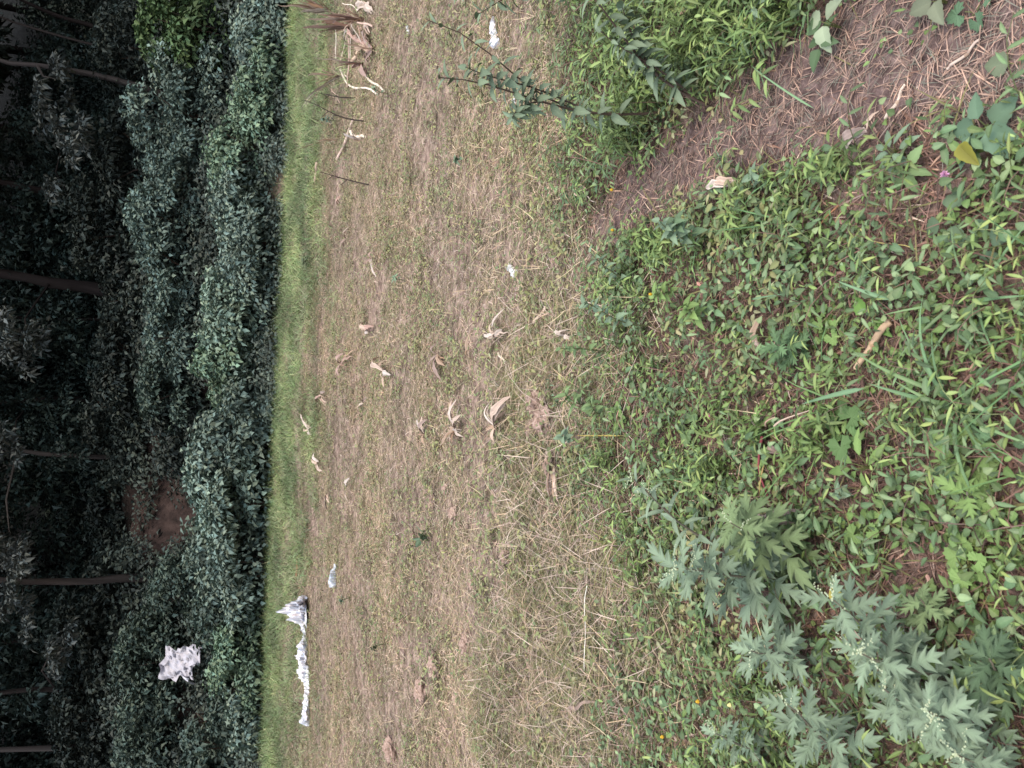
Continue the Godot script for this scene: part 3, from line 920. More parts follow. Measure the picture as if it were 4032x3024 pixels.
func husks() -> void:
	husk("large pale husk with broad pleated leaf and long brown tail, near the largest clod", g2(-0.218, -3.501), [
		[g2(-0.054, -3.334), 0.05, 0, 0.05], [g2(-0.096, -3.361), 0.05, 0, 0.035], [g2(0.019, -3.458), 0.016, 0, 0.04], [g2(-0.084, -3.566), 0.018, 4, 0.05],
		[g2(-0.299, -3.502), 0.028, 0, 0.02], [g2(-0.437, -3.684), 0.018, 1, 0.02], [g2(-0.237, -3.611), 0.026, 1, 0.03]])
	husk("pale husk with straight stiff leaves and one folded brown leaf", g2(-0.266, -4.169), [
		[g2(-0.072, -4.231), 0.03, 0, 0.03], [g2(-0.102, -4.168), 0.022, 4, 0.04], [g2(-0.187, -4.084), 0.05, 0, 0.03],
		[g2(-0.435, -4.353), 0.04, 1, 0.04], [g2(-0.386, -4.227), 0.035, 2, 0.02], [g2(-0.31, -4.019), 0.018, 4, 0.02]])
	husk("short flat greyish husk next to the folded brown leaved one", g2(-0.348, -4.806), [
		[g2(-0.218, -4.852), 0.05, 0, 0.03], [g2(-0.251, -4.705), 0.04, 3, 0.04], [g2(-0.411, -4.763), 0.04, 1, 0.01], [g2(-0.263, -4.916), 0.022, 4, 0.02]])
	husk("shredded greyish purple husk bundle lying in the stubble", g2(0.168, -4.639), [
		[g2(0.035, -4.653), 0.045, 3, 0.04], [g2(0.011, -4.562), 0.04, 3, 0.03], [g2(0.093, -4.499), 0.035, 1, 0.03], [g2(0.237, -4.633), 0.03, 3, 0.04]])
	husk("creamy husk with two raised prongs and a yellowish base", g2(0.063, -5.873), [
		[g2(0.178, -6.182), 0.045, 0, 0.08], [g2(0.154, -5.84), 0.03, 1, 0.06], [g2(0.034, -5.68), 0.05, 4, 0.04], [g2(-0.071, -5.87), 0.03, 0, 0.01]])
	husk("whitish forked husk with thin curling arms", g2(0.24, -3.605), [
		[g2(0.262, -3.801), 0.022, 4, 0.03], [g2(0.327, -3.662), 0.016, 0, 0.03], [g2(0.376, -3.511), 0.018, 4, 0.04], [g2(0.273, -3.56), 0.04, 4, 0.03], [g2(0.189, -3.616), 0.02, 0, 0.01], [g2(0.252, -3.444), 0.012, 0, 0.02]])
	husk("slim yellow brown corn leaf by itself, with a twisted middle", g2(0.139, -4.018), [[g2(0.203, -3.988), 0.02, 1, 0.02], [g2(0.272, -3.979), 0.026, 1, 0.03]])
	husk("long flattened brown grey corn leaf with split ribs near the mugwort", g2(-0.295, -2.893), [
		[g2(-0.378, -2.869), 0.05, 3, 0.02], [g2(-0.503, -2.874), 0.04, 3, 0.02], [g2(-0.489, -2.826), 0.03, 1, 0.015], [g2(-0.479, -2.806), 0.02, 0, 0.01], [g2(-0.276, -2.91), 0.03, 0, 0.03]])
	husk("small pinkish husk with a dark hollow beside it", g2(0.419, -6.698), [[g2(0.508, -6.884), 0.05, 0, 0.06], [g2(0.453, -6.549), 0.05, 5, 0.05], [g2(0.396, -6.645), 0.05, 4, 0.03]])
	husk("reddish brown husk with a bent arm, in a row near the grass strip", g2(0.133, -7.82), [[g2(0.246, -7.763), 0.05, 5, 0.06], [g2(0.006, -7.85), 0.05, 5, 0.03], [g2(0.196, -7.297), 0.03, 5, 0.03], [g2(0.275, -7.221), 0.02, 1, 0.03]])
	husk("pale many armed husk at the very edge of the grass strip", g2(-0.662, -9.657), [[g2(-0.464, -10.441), 0.05, 4, 0.06], [g2(-0.565, -9.976), 0.04, 0, 0.05], [g2(-0.727, -9.554), 0.06, 4, 0.04], [g2(-0.717, -10.16), 0.03, 0, 0.06]])
	husk("cream husk behind the flat greyish ones, near the grass strip", g2(-1.016, -9.039), [[g2(-0.914, -9.199), 0.06, 4, 0.05], [g2(-1.072, -8.726), 0.05, 0, 0.03], [g2(-0.986, -9.272), 0.04, 0, 0.06]])
	husk("thin white husk strip curved on the stubble", g2(-1.05, -7.237), [[g2(-0.954, -7.184), 0.05, 4, 0.03], [g2(-1.174, -7.182), 0.025, 0, 0.02]])
	husk("faded husk shreds in line with the pale many armed husk", g2(-0.216, -8.917), [[g2(-0.301, -9.278), 0.04, 5, 0.05], [g2(-0.175, -8.721), 0.05, 3, 0.03], [g2(-0.306, -8.492), 0.04, 0, 0.03]])
	husk("grey husk scrap with a thin stem, between two dry rows", g2(-0.224, -6.84), [[g2(-0.284, -6.926), 0.03, 4, 0.03], [g2(-0.04, -6.698), 0.02, 3, 0.02], [g2(-0.155, -6.633), 0.02, 3, 0.01]])
	husk("white husk tip among the leaves of the bushy weed", g2(0.211, -2.813), [[g2(0.24, -2.85), 0.02, 4, 0.03], [g2(0.237, -2.795), 0.016, 4, 0.04], [g2(0.197, -2.774), 0.024, 4, 0.02]])
	husk("grey tan husk lying straight, farthest toward the lower edge", g2(-1.268, -8.36), [[g2(-1.467, -8.293), 0.06, 3, 0.02], [g2(-1.359, -8.243), 0.05, 0, 0.02]])
	husk("small husk with a spread fan, between the tall weed and the grass strip", g2(1.049, -6.634), [[g2(0.983, -6.706), 0.03, 5, 0.03], [g2(0.87, -6.374), 0.025, 4, 0.02], [g2(1.116, -6.629), 0.03, 5, 0.03]])
	husk("dull husk pair beyond the bushy weed", g2(1.437, -7.92), [[g2(1.299, -7.964), 0.06, 3, 0.04], [g2(1.531, -7.773), 0.04, 0, 0.03]])
	husk("single rusty husk in front of the low dark herb by the grass strip", g2(1.956, -8.336), [[g2(1.867, -8.396), 0.05, 5, 0.04], [g2(2.109, -8.343), 0.03, 0, 0.03]])
	# the slumped corn plants at the field's far corner; their leaves stand half up
	var gs := "slumped dry corn plants in the far corner"
	husk("slumped corn plant with the longest pinkish tan leaves", g2(3.424, -7.285), [
		[Vector3(3.382, 0.436, -7.285), 0.06, 5, 0.05], [Vector3(3.316, 0.282, -7.285), 0.05, 5, 0.1], [Vector3(3.522, 0.173, -7.285), 0.05, 1, 0.08], [Vector3(3.295, 0.568, -7.285), 0.08, 0, 0.05], [Vector3(3.27, 0.193, -7.285), 0.03, 0, 0.05], [g2(3.202, -7.013), 0.05, 0, 0.03]], "corn_plant", "corn plant", gs)
	husk("slumped corn plant with a white edged leaf against the hedge", g2(4.483, -9.517), [
		[Vector3(4.451, 0.495, -9.517), 0.1, 1, 0.05], [Vector3(4.383, 0.356, -9.517), 0.1, 4, 0.05], [Vector3(4.543, 0.226, -9.517), 0.08, 5, 0.05], [Vector3(4.63, 0.448, -9.517), 0.1, 1, 0.05], [Vector3(4.408, 0.633, -9.517), 0.05, 0, 0.05]], "corn_plant", "corn plant", gs)
	husk("bent corn plant trailing reddish shreds to the ground", g2(3.002, -7.285), [
		[Vector3(2.954, 0.469, -7.285), 0.035, 0, 0.06], [Vector3(2.965, 0.224, -7.285), 0.07, 5, 0.04], [Vector3(2.939, 0.091, -7.285), 0.08, 5, 0.04], [g2(2.838, -7.136), 0.08, 5, 0.04]], "corn_plant", "corn plant", gs)
	husk("arched corn leaf with a bright pale tip before the grass strip", g2(3.365, -8.618), [
		[Vector3(3.406, 0.186, -8.618), 0.04, 0, 0.1], [Vector3(3.295, 0.352, -8.618), 0.05, 0, 0.08], [Vector3(3.223, 0.279, -8.618), 0.04, 1, 0.02], [Vector3(2.94, 0.422, -8.618), 0.07, 4, 0.05]], "corn_plant", "corn plant", gs)
	husk("single curved cream corn leaf standing beside a dark dead stem", g2(2.664, -8.655), [[Vector3(2.589, 0.268, -8.655), 0.04, 0, 0.03], [Vector3(2.442, 0.447, -8.655), 0.025, 1, 0.06]], "corn_plant", "corn plant", gs)
	husk("white twisted corn leaf at the foot of a dark dead stem", g2(2.263, -7.266), [[Vector3(2.303, 0.156, -7.266), 0.07, 4, 0.03], [Vector3(2.271, 0.089, -7.266), 0.04, 0, 0.03]], "corn_plant", "corn plant", gs)
	husk("slumped corn plant folded flat behind the bleached stalk pair", g2(2.995, -6.92), [
		[g2(3.538, -7.951), 0.05, 5, 0.08], [g2(3.292, -7.788), 0.05, 1, 0.08], [Vector3(3.001, 0.266, -6.92), 0.04, 0, 0.05], [g2(2.923, -7.191), 0.05, 5, 0.03], [g2(3.444, -7.492), 0.05, 3, 0.04]], "corn_plant", "corn plant", gs)
	husk("slumped corn plant with a drooping broad brown pink leaf, nearest the grass strip", g2(3.752, -8.235), [
		[Vector3(3.634, 0.48, -8.235), 0.09, 5, 0.05], [Vector3(3.579, 0.335, -8.235), 0.06, 0, 0.08], [Vector3(3.735, 0.293, -8.235), 0.05, 1, 0.1], [g2(3.446, -7.818), 0.06, 5, 0.04], [g2(3.649, -8.415), 0.05, 4, 0.04]], "corn_plant", "corn plant", gs)
	husk("flat white husk scrap in the corner, beside the tall weed's tip", g2(3.584, -7.315), [[g2(3.683, -7.644), 0.1, 4, 0.04], [g2(3.407, -7.051), 0.08, 4, 0.03]], "corn_husk", "corn husk")
	# stalks and straws
	var gd := "dry stalks lying in the field"
	stalk("dry_stalk", "straight cut tan stalk pointing at the bushy weed", "stalk", g2(0.291, -3.195), g2(0.382, -3.033), 0.009, [0.55, 0.43, 0.33], gd)
	stalk("dry_stalk", "short pale straw stub between the forked husk and the large pale husk", "stalk", g2(0.157, -3.633), g2(0.106, -3.512), 0.006, [0.6, 0.52, 0.4], gd)
	stalk("dry_stalk", "long bleached stalk, upper one of two side by side in the corner", "stalk", g2(3.527, -8.848), g2(2.459, -6.735), 0.012, [0.7, 0.6, 0.52], gd)
	stalk("dry_stalk", "bleached stalk nearer the tall weed, other one of the pair in the corner", "stalk", g2(3.017, -7.41), g2(2.434, -6.46), 0.012, [0.68, 0.58, 0.48], gd)
	stalk("dry_stalk", "slanting grey brown stalk with a pale end, between corner and grass strip", "stalk", g2(2.442, -8.661), g2(2.618, -7.811), 0.016, [0.5, 0.38, 0.32], gd)
	stalk("dry_stalk", "cream stalk leaning up to the slanting grey brown one", "stalk", g2(2.546, -7.936), g2(2.232, -7.12), 0.018, [0.66, 0.57, 0.48], gd)
	stalk("dry_stalk", "pinkish stalk lying along the edge of the grass strip", "stalk", g2(2.754, -10.049), g2(2.516, -10.136), 0.02, [0.45, 0.32, 0.27], gd)
	stalk("dry_stalk", "short tan stalk beneath the slumped corn plants", "stalk", g2(3.324, -8.049), g2(3.246, -7.454), 0.02, [0.5, 0.38, 0.28], gd)
	for k in 18:
		var a := Vector3(rf(3.0, 4.9), 0, rf(-6.4, -9.2))
		var an := rf(0, TAU)
		var l := rf(0.2, 0.6)
		stalk("dry_stalk", ["thin tan dry stalk scattered among the slumped corn plants of the corner", "thin brown pink dry stalk scattered among the slumped corn plants of the corner", "thin bleached dry stalk scattered among the slumped corn plants of the corner"][k % 3], "stalk", a, a + Vector3(cos(an) * l, rf(0.0, 0.2), sin(an) * l), rf(0.005, 0.01), [[0.6, 0.48, 0.4], [0.5, 0.36, 0.3], [0.66, 0.58, 0.5]][k % 3], "thin stalks among the slumped corn plants", 0.03, false)
	stalk("stick", "thin dark stick pointing at the wide end of the silver sheet", "stick", g2(-2.37, -10.227), g2(-2.644, -10.276), 0.02, [0.22, 0.12, 0.07])
	stalk("straw", "thin whitish straight straw at the edge of the green weeds", "straw", g2(-0.755, -2.53), g2(-1.069, -2.511), 0.0017, [0.7, 0.68, 0.62], "", 0.06, false)
	stalk("cut_stalk", "thick smooth brown cut stalk lying among green blades", "stalk", g2(0.176, -1.237), g2(0.074, -1.332), 0.0085, [0.42, 0.3, 0.2], "", 0.03)
	stalk("dry_stalk", "pale jointed stalk with a fluffy end on the bare trail", "stalk", g2(0.659, -1.3), g2(0.719, -1.247), 0.0045, [0.55, 0.44, 0.36], "dry stalks on the bare trail", 0.006)
	stalk("dry_stalk", "thin straight stalk across the near end of the bare trail", "stalk", g2(0.718, -1.142), g2(0.754, -1.073), 0.0035, [0.5, 0.4, 0.34], "dry stalks on the bare trail", 0.006)
	husk("whitish withered seed head on a short stalk, on the trail's edge", g2(0.635, -1.325), [[g2(0.6, -1.388), 0.03, 4, 0.02], [g2(0.613, -1.377), 0.028, 3, 0.025], [g2(0.67, -1.294), 0.009, 0, 0.01]], "seed_head", "seed head", "")
	husk("dry white curled leaf where the trail meets the field", g2(0.62, -1.795), [[g2(0.627, -1.913), 0.028, 4, 0.015], [g2(0.638, -1.876), 0.03, 0, 0.025]], "dead_leaf", "dead leaf", "")
	husk("curled tan dead leaf lying in the thin straw near the lower edge", g2(-1.281, -2.661), [[g2(-1.171, -2.453), 0.018, 3, 0.015]], "dead_leaf", "dead leaf", "")
	husk("broken tan leaf under the light green lobed weed", g2(0.124, -1.648), [[g2(0.219, -1.65), 0.035, 1, 0.02], [g2(0.16, -1.668), 0.03, 0, 0.015]], "dead_leaf", "dead leaf", "")
	husk("crumpled grey black dead plant between the mugworts", g2(-0.334, -1.597), [[g2(-0.347, -1.551), 0.03, 3, 0.03], [g2(-0.294, -1.468), 0.03, 3, 0.04], [g2(-0.328, -1.482), 0.02, 3, 0.03], [g2(-0.321, -1.531), 0.03, 3, 0.05]], "dead_plant", "dead plant", "")
	husk("grey purple round dead leaf beside the red stem", g2(-0.134, -1.592), [[g2(-0.155, -1.57), 0.03, 3, 0.01]], "dead_leaf", "dead leaf", "")
	husk("loop shaped pinkish dead leaf at the field edge by the bare trail", g2(0.826, -2.775), [[g2(0.766, -2.735), 0.02, 0, 0.02], [g2(0.793, -2.688), 0.022, 5, 0.01], [g2(0.73, -2.635), 0.006, 4, 0.01]], "dead_leaf", "dead leaf", "")


# ---------------------------------------------------------------- rubbish
func crumple(a: Vector3, b: Vector3, prof: Array, c: Array, m: Material, seed_: float, rough := 0.35, segs := 46, sides := 14) -> ArrayMesh:   # a crushed plastic sleeve along a line; prof: [along, half width, height]
	var g := Geo.new()
	var d := b - a
	var side := d.cross(Vector3.UP).normalized()
	for k in segs + 1:
		var t := float(k) / segs
		var hw := 0.02
		var hh := 0.02
		for q in prof.size() - 1:
			if t >= prof[q][0] and t <= prof[q + 1][0]:
				var u = (t - prof[q][0]) / (prof[q + 1][0] - prof[q][0])
				hw = lerpf(prof[q][1], prof[q + 1][1], u)
				hh = lerpf(prof[q][2], prof[q + 1][2], u)
		var mid := a + d * t + side * (0.03 * fine.get_noise_2d(t * 1.7, seed_))
		for s in sides:
			var an := TAU * s / sides
			var q := 1.0 + rough * 1.6 * fine.get_noise_3d(t * d.length() * 5.0, cos(an) * 1.1 + seed_, sin(an) * 1.1) + rf(-rough, rough) * 0.3
			g.vert(mid + side * (cos(an) * hw * q) + Vector3.UP * (hh * (0.5 + 0.5 * sin(an)) * q), col(c[0], c[1], c[2], 0.3))
	for k in segs:
		for s in sides:
			var s2 := (s + 1) % sides
			g.quad(k * sides + s, (k + 1) * sides + s, (k + 1) * sides + s2, k * sides + s2)
	for e in [0, segs]:
		var mm := g.vert(a + d * (float(e) / segs) + Vector3.UP * 0.02, col(c[0], c[1], c[2]))
		for s in sides:
			g.tri(mm, e * sides + s, e * sides + (s + 1) % sides)
	return g.mesh(m)

func rubbish() -> void:
	var film := mat("plastic_film", 0.32, 0.7, 0.25)
	var a := on(-2.731, -9.63)
	var b := on(-4.122, -9.088)
	var o := thing("plastic_sheet", "long crumpled silver white plastic sheet with a wide puffed end beside the grass strip", "plastic sheet", a)
	part("sleeve", crumple(Vector3.ZERO, b - a, [[0.0, 0.05, 0.05], [0.03, 0.3, 0.13], [0.1, 0.34, 0.25], [0.17, 0.22, 0.2], [0.24, 0.07, 0.06], [0.33, 0.06, 0.05], [0.4, 0.13, 0.1], [0.52, 0.14, 0.1], [0.6, 0.13, 0.1], [0.7, 0.05, 0.05], [0.8, 0.05, 0.05], [0.9, 0.09, 0.09], [0.97, 0.1, 0.1], [1.0, 0.03, 0.04]], [0.6, 0.6, 0.65], film, 3.0, 0.5, 110, 18), o)
	var g := Geo.new()   # the loose second fold that runs alongside
	for k in 40:
		var t := k / 39.0
		var p := (b - a) * lerpf(0.5, 0.72, t) + Vector3(0, 0.015, 0.12 + 0.04 * fine.get_noise_2d(t * 4.0, 1.0))
		for j in 4:
			g.vert(p + Vector3(rf(-0.01, 0.01), 0.05 * absf(fine.get_noise_2d(t * 9.0, j * 2.0)) + (0.03 if j == 1 else 0.0), 0.045 * j * (1.0 - t * 0.7)), col(0.58, 0.58, 0.63, 0.25))
	for k in 39:
		for j in 3:
			var q := k * 4 + j
			g.quad(q, q + 4, q + 5, q + 1)
	part("fold", g.mesh(film), o)
	g = Geo.new()
	# torn flap at the wide end
	var f0 := Vector3(-0.02, 0.03, 0.12)
	for k in 6:
		for j in 6:
			g.vert(f0 + Vector3(-0.05 * k + rf(-0.01, 0.01), 0.03 * absf(fine.get_noise_2d(k * 1.5, j * 1.5)) + 0.01, 0.045 * j + 0.02 * k), col(0.62, 0.62, 0.67, 0.2))
	for k in 5:
		for j in 5:
			var q := k * 6 + j
			g.quad(q, q + 6, q + 7, q + 1)
	part("flap", g.mesh(film), o)

	# white bag hung up in the bushes
	var bag := Vector3(-5.521, 1.386, -15.55)
	o = thing("plastic_bag", "crumpled white plastic bag caught in the dark bushes above the hedge", "plastic bag", bag)
	g = Geo.new()
	for k in 15:
		for j in 15:
			var u := k / 14.0 - 0.5
			var w := j / 14.0 - 0.5
			var shrink := 0.72 + 0.25 * fine.get_noise_2d(atan2(w, u) * 0.5, 4.0) + (0.2 if u * w < 0.0 else -0.05)
			var fold := 0.16 * fine.get_noise_2d(u * 3.2 + 7.0, w * 3.2) + 0.09 * fine.get_noise_2d(u * 7.0, w * 7.0 + 3.0) + 0.05 * absf(sin(u * 9.0 + w * 5.0))
			g.vert(Vector3(u * 0.74 * shrink, w * 0.74 * shrink, fold - 0.5 * w), col(0.4, 0.39, 0.44, 0.08))
	for k in 14:
		for j in 14:
			var q := k * 15 + j
			g.quad(q, q + 1, q + 16, q + 15)
	part("film", g.mesh(mat("bag_film", 0.45, 0.5, 0.2), true), o)
	g = Geo.new()
	for k in 7:
		for j in 4:
			var t := k / 6.0
			g.vert(Vector3(-0.26 - 0.13 * t, -0.18 - 0.06 * t + 0.05 * sin(t * 4.0), 0.12 + 0.06 * sin(t * 5.0 + j)) + Vector3(0.02, 0.035, 0.01) * j * (1.2 - t), col(0.74, 0.73, 0.8, 0.04))
	for k in 6:
		for j in 3:
			var q := k * 4 + j
			g.quad(q, q + 4, q + 5, q + 1)
	part("handle", g.mesh(mats["bag_film"], true), o)

	# scraps in the field
	for q in [
		["plastic_wrapper", "white crumpled wrapper strip below the tall weed's branches", "wrapper", on(2.013, -3.943), on(1.84, -3.87), [[0.0, 0.02, 0.02], [0.1, 0.025, 0.03], [0.55, 0.028, 0.035], [0.62, 0.018, 0.02], [0.75, 0.04, 0.045], [1.0, 0.03, 0.03]], [0.6, 0.6, 0.64]],
		["plastic_wrapper", "small black and white wrapper behind the tall weed's dark stems", "wrapper", on(1.477, -3.586), on(1.425, -3.592), [[0.0, 0.012, 0.012], [0.5, 0.016, 0.02], [1.0, 0.01, 0.014]], [0.5, 0.5, 0.52]],
		["paper_scrap", "small bright white scrap of paper alone on the stubble", "paper scrap", on(0.618, -3.658), on(0.557, -3.485), [[0.0, 0.006, 0.008], [0.4, 0.014, 0.02], [1.0, 0.02, 0.022]], [0.68, 0.68, 0.68]],
		["plastic_bottle", "small crushed silvery bottle lying next to the silver sheet's wide end", "bottle", on(-1.946, -7.828), on(-2.143, -7.783), [[0.0, 0.02, 0.035], [0.08, 0.022, 0.04], [0.2, 0.045, 0.08], [0.5, 0.04, 0.075], [0.8, 0.045, 0.08], [1.0, 0.04, 0.07]], [0.42, 0.46, 0.52]],
		["paper_scrap", "round white scrap near the slumped corn plants", "paper scrap", on(2.774, -5.861), on(2.704, -5.796), [[0.0, 0.012, 0.012], [0.5, 0.022, 0.025], [1.0, 0.014, 0.014]], [0.66, 0.66, 0.64]],
	]:
		var from: Vector3 = q[3]
		o = thing(q[0], q[1], q[2], from)
		part("body" if q[0] == "plastic_bottle" else "film", crumple(Vector3.ZERO, q[4] - from, q[5], q[6], film, rf(0, 30), 0.3, 18, 10), o)
		if q[0] == "plastic_bottle":
			g = Geo.new()
			var e := from - (q[4] as Vector3)
			e = e.normalized()
			g.tube(PackedVector3Array([Vector3(0, 0.022, 0), Vector3(0, 0.022, 0) + e * 0.03]), PackedFloat32Array([0.017, 0.016]), 10, col(0.55, 0.6, 0.68))
			part("cap", g.mesh(film, true), o)


func clods() -> void:
	var earth := soil("clod_earth", 61, s3(0.22, 0.15, 0.12), s3(0.37, 0.265, 0.22), s3(0.48, 0.36, 0.31), 3.0, 0.8)
	for q in [   # place, width, height, label
		[Vector2(-0.085, -3.112), 0.16, "largest reddish earth clod, with a dark crack, under an ovate leaved weed"],
		[Vector2(-0.151, -3.026), 0.17, "crumbling reddish clod on the near side of the crack"],
		[Vector2(-0.199, -3.133), 0.11, "small grey pink clod at the end of the cracked one"],
		[Vector2(-0.785, -4.274), 0.1, "pinkish clod in the stubble beside the green two leaved weed"],
		[Vector2(-0.844, -3.395), 0.12, "low pale clod half buried in long straw"],
		[Vector2(-1.454, -3.962), 0.13, "pale pink clod among long straws near the lower edge"],
		[Vector2(-1.778, -4.532), 0.17, "upstanding brown clod with a dark side"],
		[Vector2(-2.033, -4.766), 0.17, "flat brown clod behind the upstanding one"],
		[Vector2(-2.697, -5.376), 0.2, "earth clod farthest toward the picture's lower edge"],
		[Vector2(-1.104, -3.906), 0.1, "greyish clod under crossing straws"],
		[Vector2(-1.087, -5.091), 0.07, "small red clod behind the green two leaved weed"],
		[Vector2(0.558, -3.039), 0.08, "small pale pink clod at the tip of the bushy weed"],
		[Vector2(0.351, -2.503), 0.055, "pale stone like clod inside the bushy weed"],
		[Vector2(-0.658, -4.406), 0.09, "low reddish clod between flat husk and silver sheet"],
		[Vector2(-0.775, -4.672), 0.1, "dusty clod farther from the weeds than the low reddish one"],
		[Vector2(0.234, -3.367), 0.06, "small reddish clod beside the straight cut tan stalk"],
		[Vector2(0.295, -3.258), 0.05, "crumb like reddish clod at the end of the straight cut tan stalk"],
		[Vector2(-0.368, -2.901), 0.06, "flat clod under the long flattened corn leaf"],
	]:
		var p: Vector3 = Vector3(q[0].x, 0, q[0].y)
		var g := Geo.new()
		var s: float = q[1] * 0.42
		var sd := rf(0, 60)
		for a in 21:
			for b in 32:
				var th := PI * a / 20.0
				var ph := TAU * b / 32.0
				var d := Vector3(sin(th) * cos(ph), cos(th), sin(th) * sin(ph))
				var r := 1.0 + 0.55 * fine.get_noise_3dv(d * 0.45 + Vector3(sd, 0, 0)) + 0.4 * fine.get_noise_3dv(d * 1.3 + Vector3(0, sd, 0)) + 0.22 * fine.get_noise_3dv(d * 3.4 + Vector3(0, sd, 9))
				g.vert(d * r * s * Vector3(1.1, 0.62, 0.9), Color.WHITE)
		for a in 20:
			for b in 32:
				var b2 := (b + 1) % 32
				g.quad(a * 32 + b, (a + 1) * 32 + b, (a + 1) * 32 + b2, a * 32 + b2)
		var o := part("earth_clod", g.mesh(earth, true), self, Transform3D(Basis(Vector3.UP, rf(0, TAU)), on(p.x, p.z, s * 0.2)))
		tag(o, q[2], "earth clod", "earth clods on the stubble")


# ---------------------------------------------------------------- plants one can pick out
func leaf_mat(tone: Array) -> StandardMaterial3D:
	return mat("leaf_%d_%d_%d" % [tone[0] * 1000, tone[1] * 1000, tone[2] * 1000], 0.6, 0.3, 0.22, s3(tone[0], tone[1], tone[2]))

func hang(o: Node3D, kind: String, at: Vector3, dir: Vector3, up: Vector3, length: float, tone: Array, called := "leaf", wide := 1.0) -> MeshInstance3D:
	var x := dir.normalized()
	var z := x.cross(up)
	z = z.normalized() if z.length() > 1e-3 else x.cross(Vector3(0.3, 0.2, 0.9)).normalized()
	var y := z.cross(x)
	var bank: Array = L[kind]
	var leaf := part(called, bank[rng.randi() % bank.size()], o, Transform3D(Basis(x * length, y * length, z * (length * wide)), at))
	var f := rf(0.82, 1.15)
	var steps := roundf(f * 6.0) / 6.0
	leaf.material_override = leaf_mat([tone[0] * steps, tone[1] * steps, tone[2] * steps])
	return leaf

func stem_mesh(pts: PackedVector3Array, r: float, c: Array) -> ArrayMesh:
	var g := Geo.new()
	var rad := PackedFloat32Array()
	for k in pts.size():
		rad.append(r * (1.0 - 0.65 * k / (pts.size() - 1.0)))
	g.tube(pts, rad, 6, col(c[0], c[1], c[2], 0.1))
	return g.mesh(mat("weed_stem", 0.65, 0.35), true)

func arc(a: Vector3, b: Vector3, n: int, lift: float) -> PackedVector3Array:
	var pts := PackedVector3Array()
	var w := Vector3(rf(-1, 1), 0, rf(-1, 1)) * (b - a).length() * 0.06
	for k in n:
		var t := k / (n - 1.0)
		pts.append(a.lerp(b, t) + Vector3.UP * lift * sin(PI * t) + w * sin(t * 5.0))
	return pts

func leaves_along(o: Node3D, pts: PackedVector3Array, kind: String, n: int, ll: float, tone: Array, from := 0.15, taper := 0.5, pairs := false, droop := 0.0, wide := 1.0) -> void:
	var turn := rf(0, TAU)
	for k in n:
		var t := lerpf(from, 1.0, (k + 0.5) / n)
		var f := t * (pts.size() - 1)
		var a := mini(int(f), pts.size() - 2)
		var p := pts[a].lerp(pts[a + 1], f - a)
		var axis := (pts[a + 1] - pts[a]).normalized()
		var u := axis.cross(Vector3(0.2, 0.1, 0.97)).normalized()
		var w := axis.cross(u)
		turn += PI / 2.0 + 0.3 if pairs and k % 2 == 0 else (PI if pairs else 2.4)
		var out := u * cos(turn) + w * sin(turn)
		var d := (out + axis * rf(0.1, 0.55) + Vector3.UP * (rf(-0.25, 0.2) - droop)).normalized()
		if t > 0.92:
			d = (out + axis * rf(0.6, 1.4)).normalized()
		hang(o, kind, p, d, (axis + Vector3.UP * 0.7).normalized(), ll * (1.0 - taper * t) * rf(0.8, 1.2), tone, "leaf", wide)

func spike(o: Node3D, a: Vector3, d: Vector3, length: float) -> void:   # a string of tiny pale flower heads
	var g := Geo.new()
	var n := int(length / 0.0042)
	for k in n:
		var t := float(k) / n
		var p := a + d * length * t + Vector3(0, -0.25 * length * t * t, 0) + Vector3(rf(-1, 1), rf(-1, 1), rf(-1, 1)) * 0.003
		var r := 0.0028 * (1.0 - 0.4 * t)
		var c := col(0.42, 0.48, 0.33, 0.15)
		var ids := []
		for q in [Vector3.RIGHT, Vector3.LEFT, Vector3.UP, Vector3.DOWN, Vector3.BACK, Vector3.FORWARD]:
			ids.append(g.vert(p + q * r, c))
		for q in [[0, 2, 4], [0, 4, 3], [0, 3, 5], [0, 5, 2], [1, 4, 2], [1, 3, 4], [1, 5, 3], [1, 2, 5]]:
			g.tri(ids[q[0]], ids[q[1]], ids[q[2]])
	part("flower_spike", g.mesh(mat("pale_flower", 0.8, 0.2, 0.2)), o)

const MUG := [0.18, 0.24, 0.165]
const MUGY := [0.165, 0.225, 0.11]
const OV := [0.145, 0.215, 0.095]
const OVB := [0.16, 0.228, 0.148]
const LIGHT := [0.165, 0.25, 0.085]
const DARKG := [0.095, 0.13, 0.075]

func mugwort(label: String, base: Vector3, tip: Vector3, n: int, ll: float, tone: Array, spikes := 0, kind := "mugwort", group := "mugworts in the near corner") -> void:
	var foot := on(base.x, base.z)
	var o := thing("mugwort_plant", label, "weed", foot, group)
	var pts := arc(Vector3.ZERO, tip - foot, 8, 0.02)
	part("stem", stem_mesh(pts, 0.0042, [0.15, 0.13, 0.1]), o)
	leaves_along(o, pts, kind, int(n * 1.4), ll * 1.12, tone, 0.08, 0.4)
	for k in spikes:
		var a := rf(0, TAU)
		spike(o, pts[7 - k % 2], Vector3(cos(a), rf(0.1, 0.9), sin(a)).normalized(), rf(0.035, 0.075))

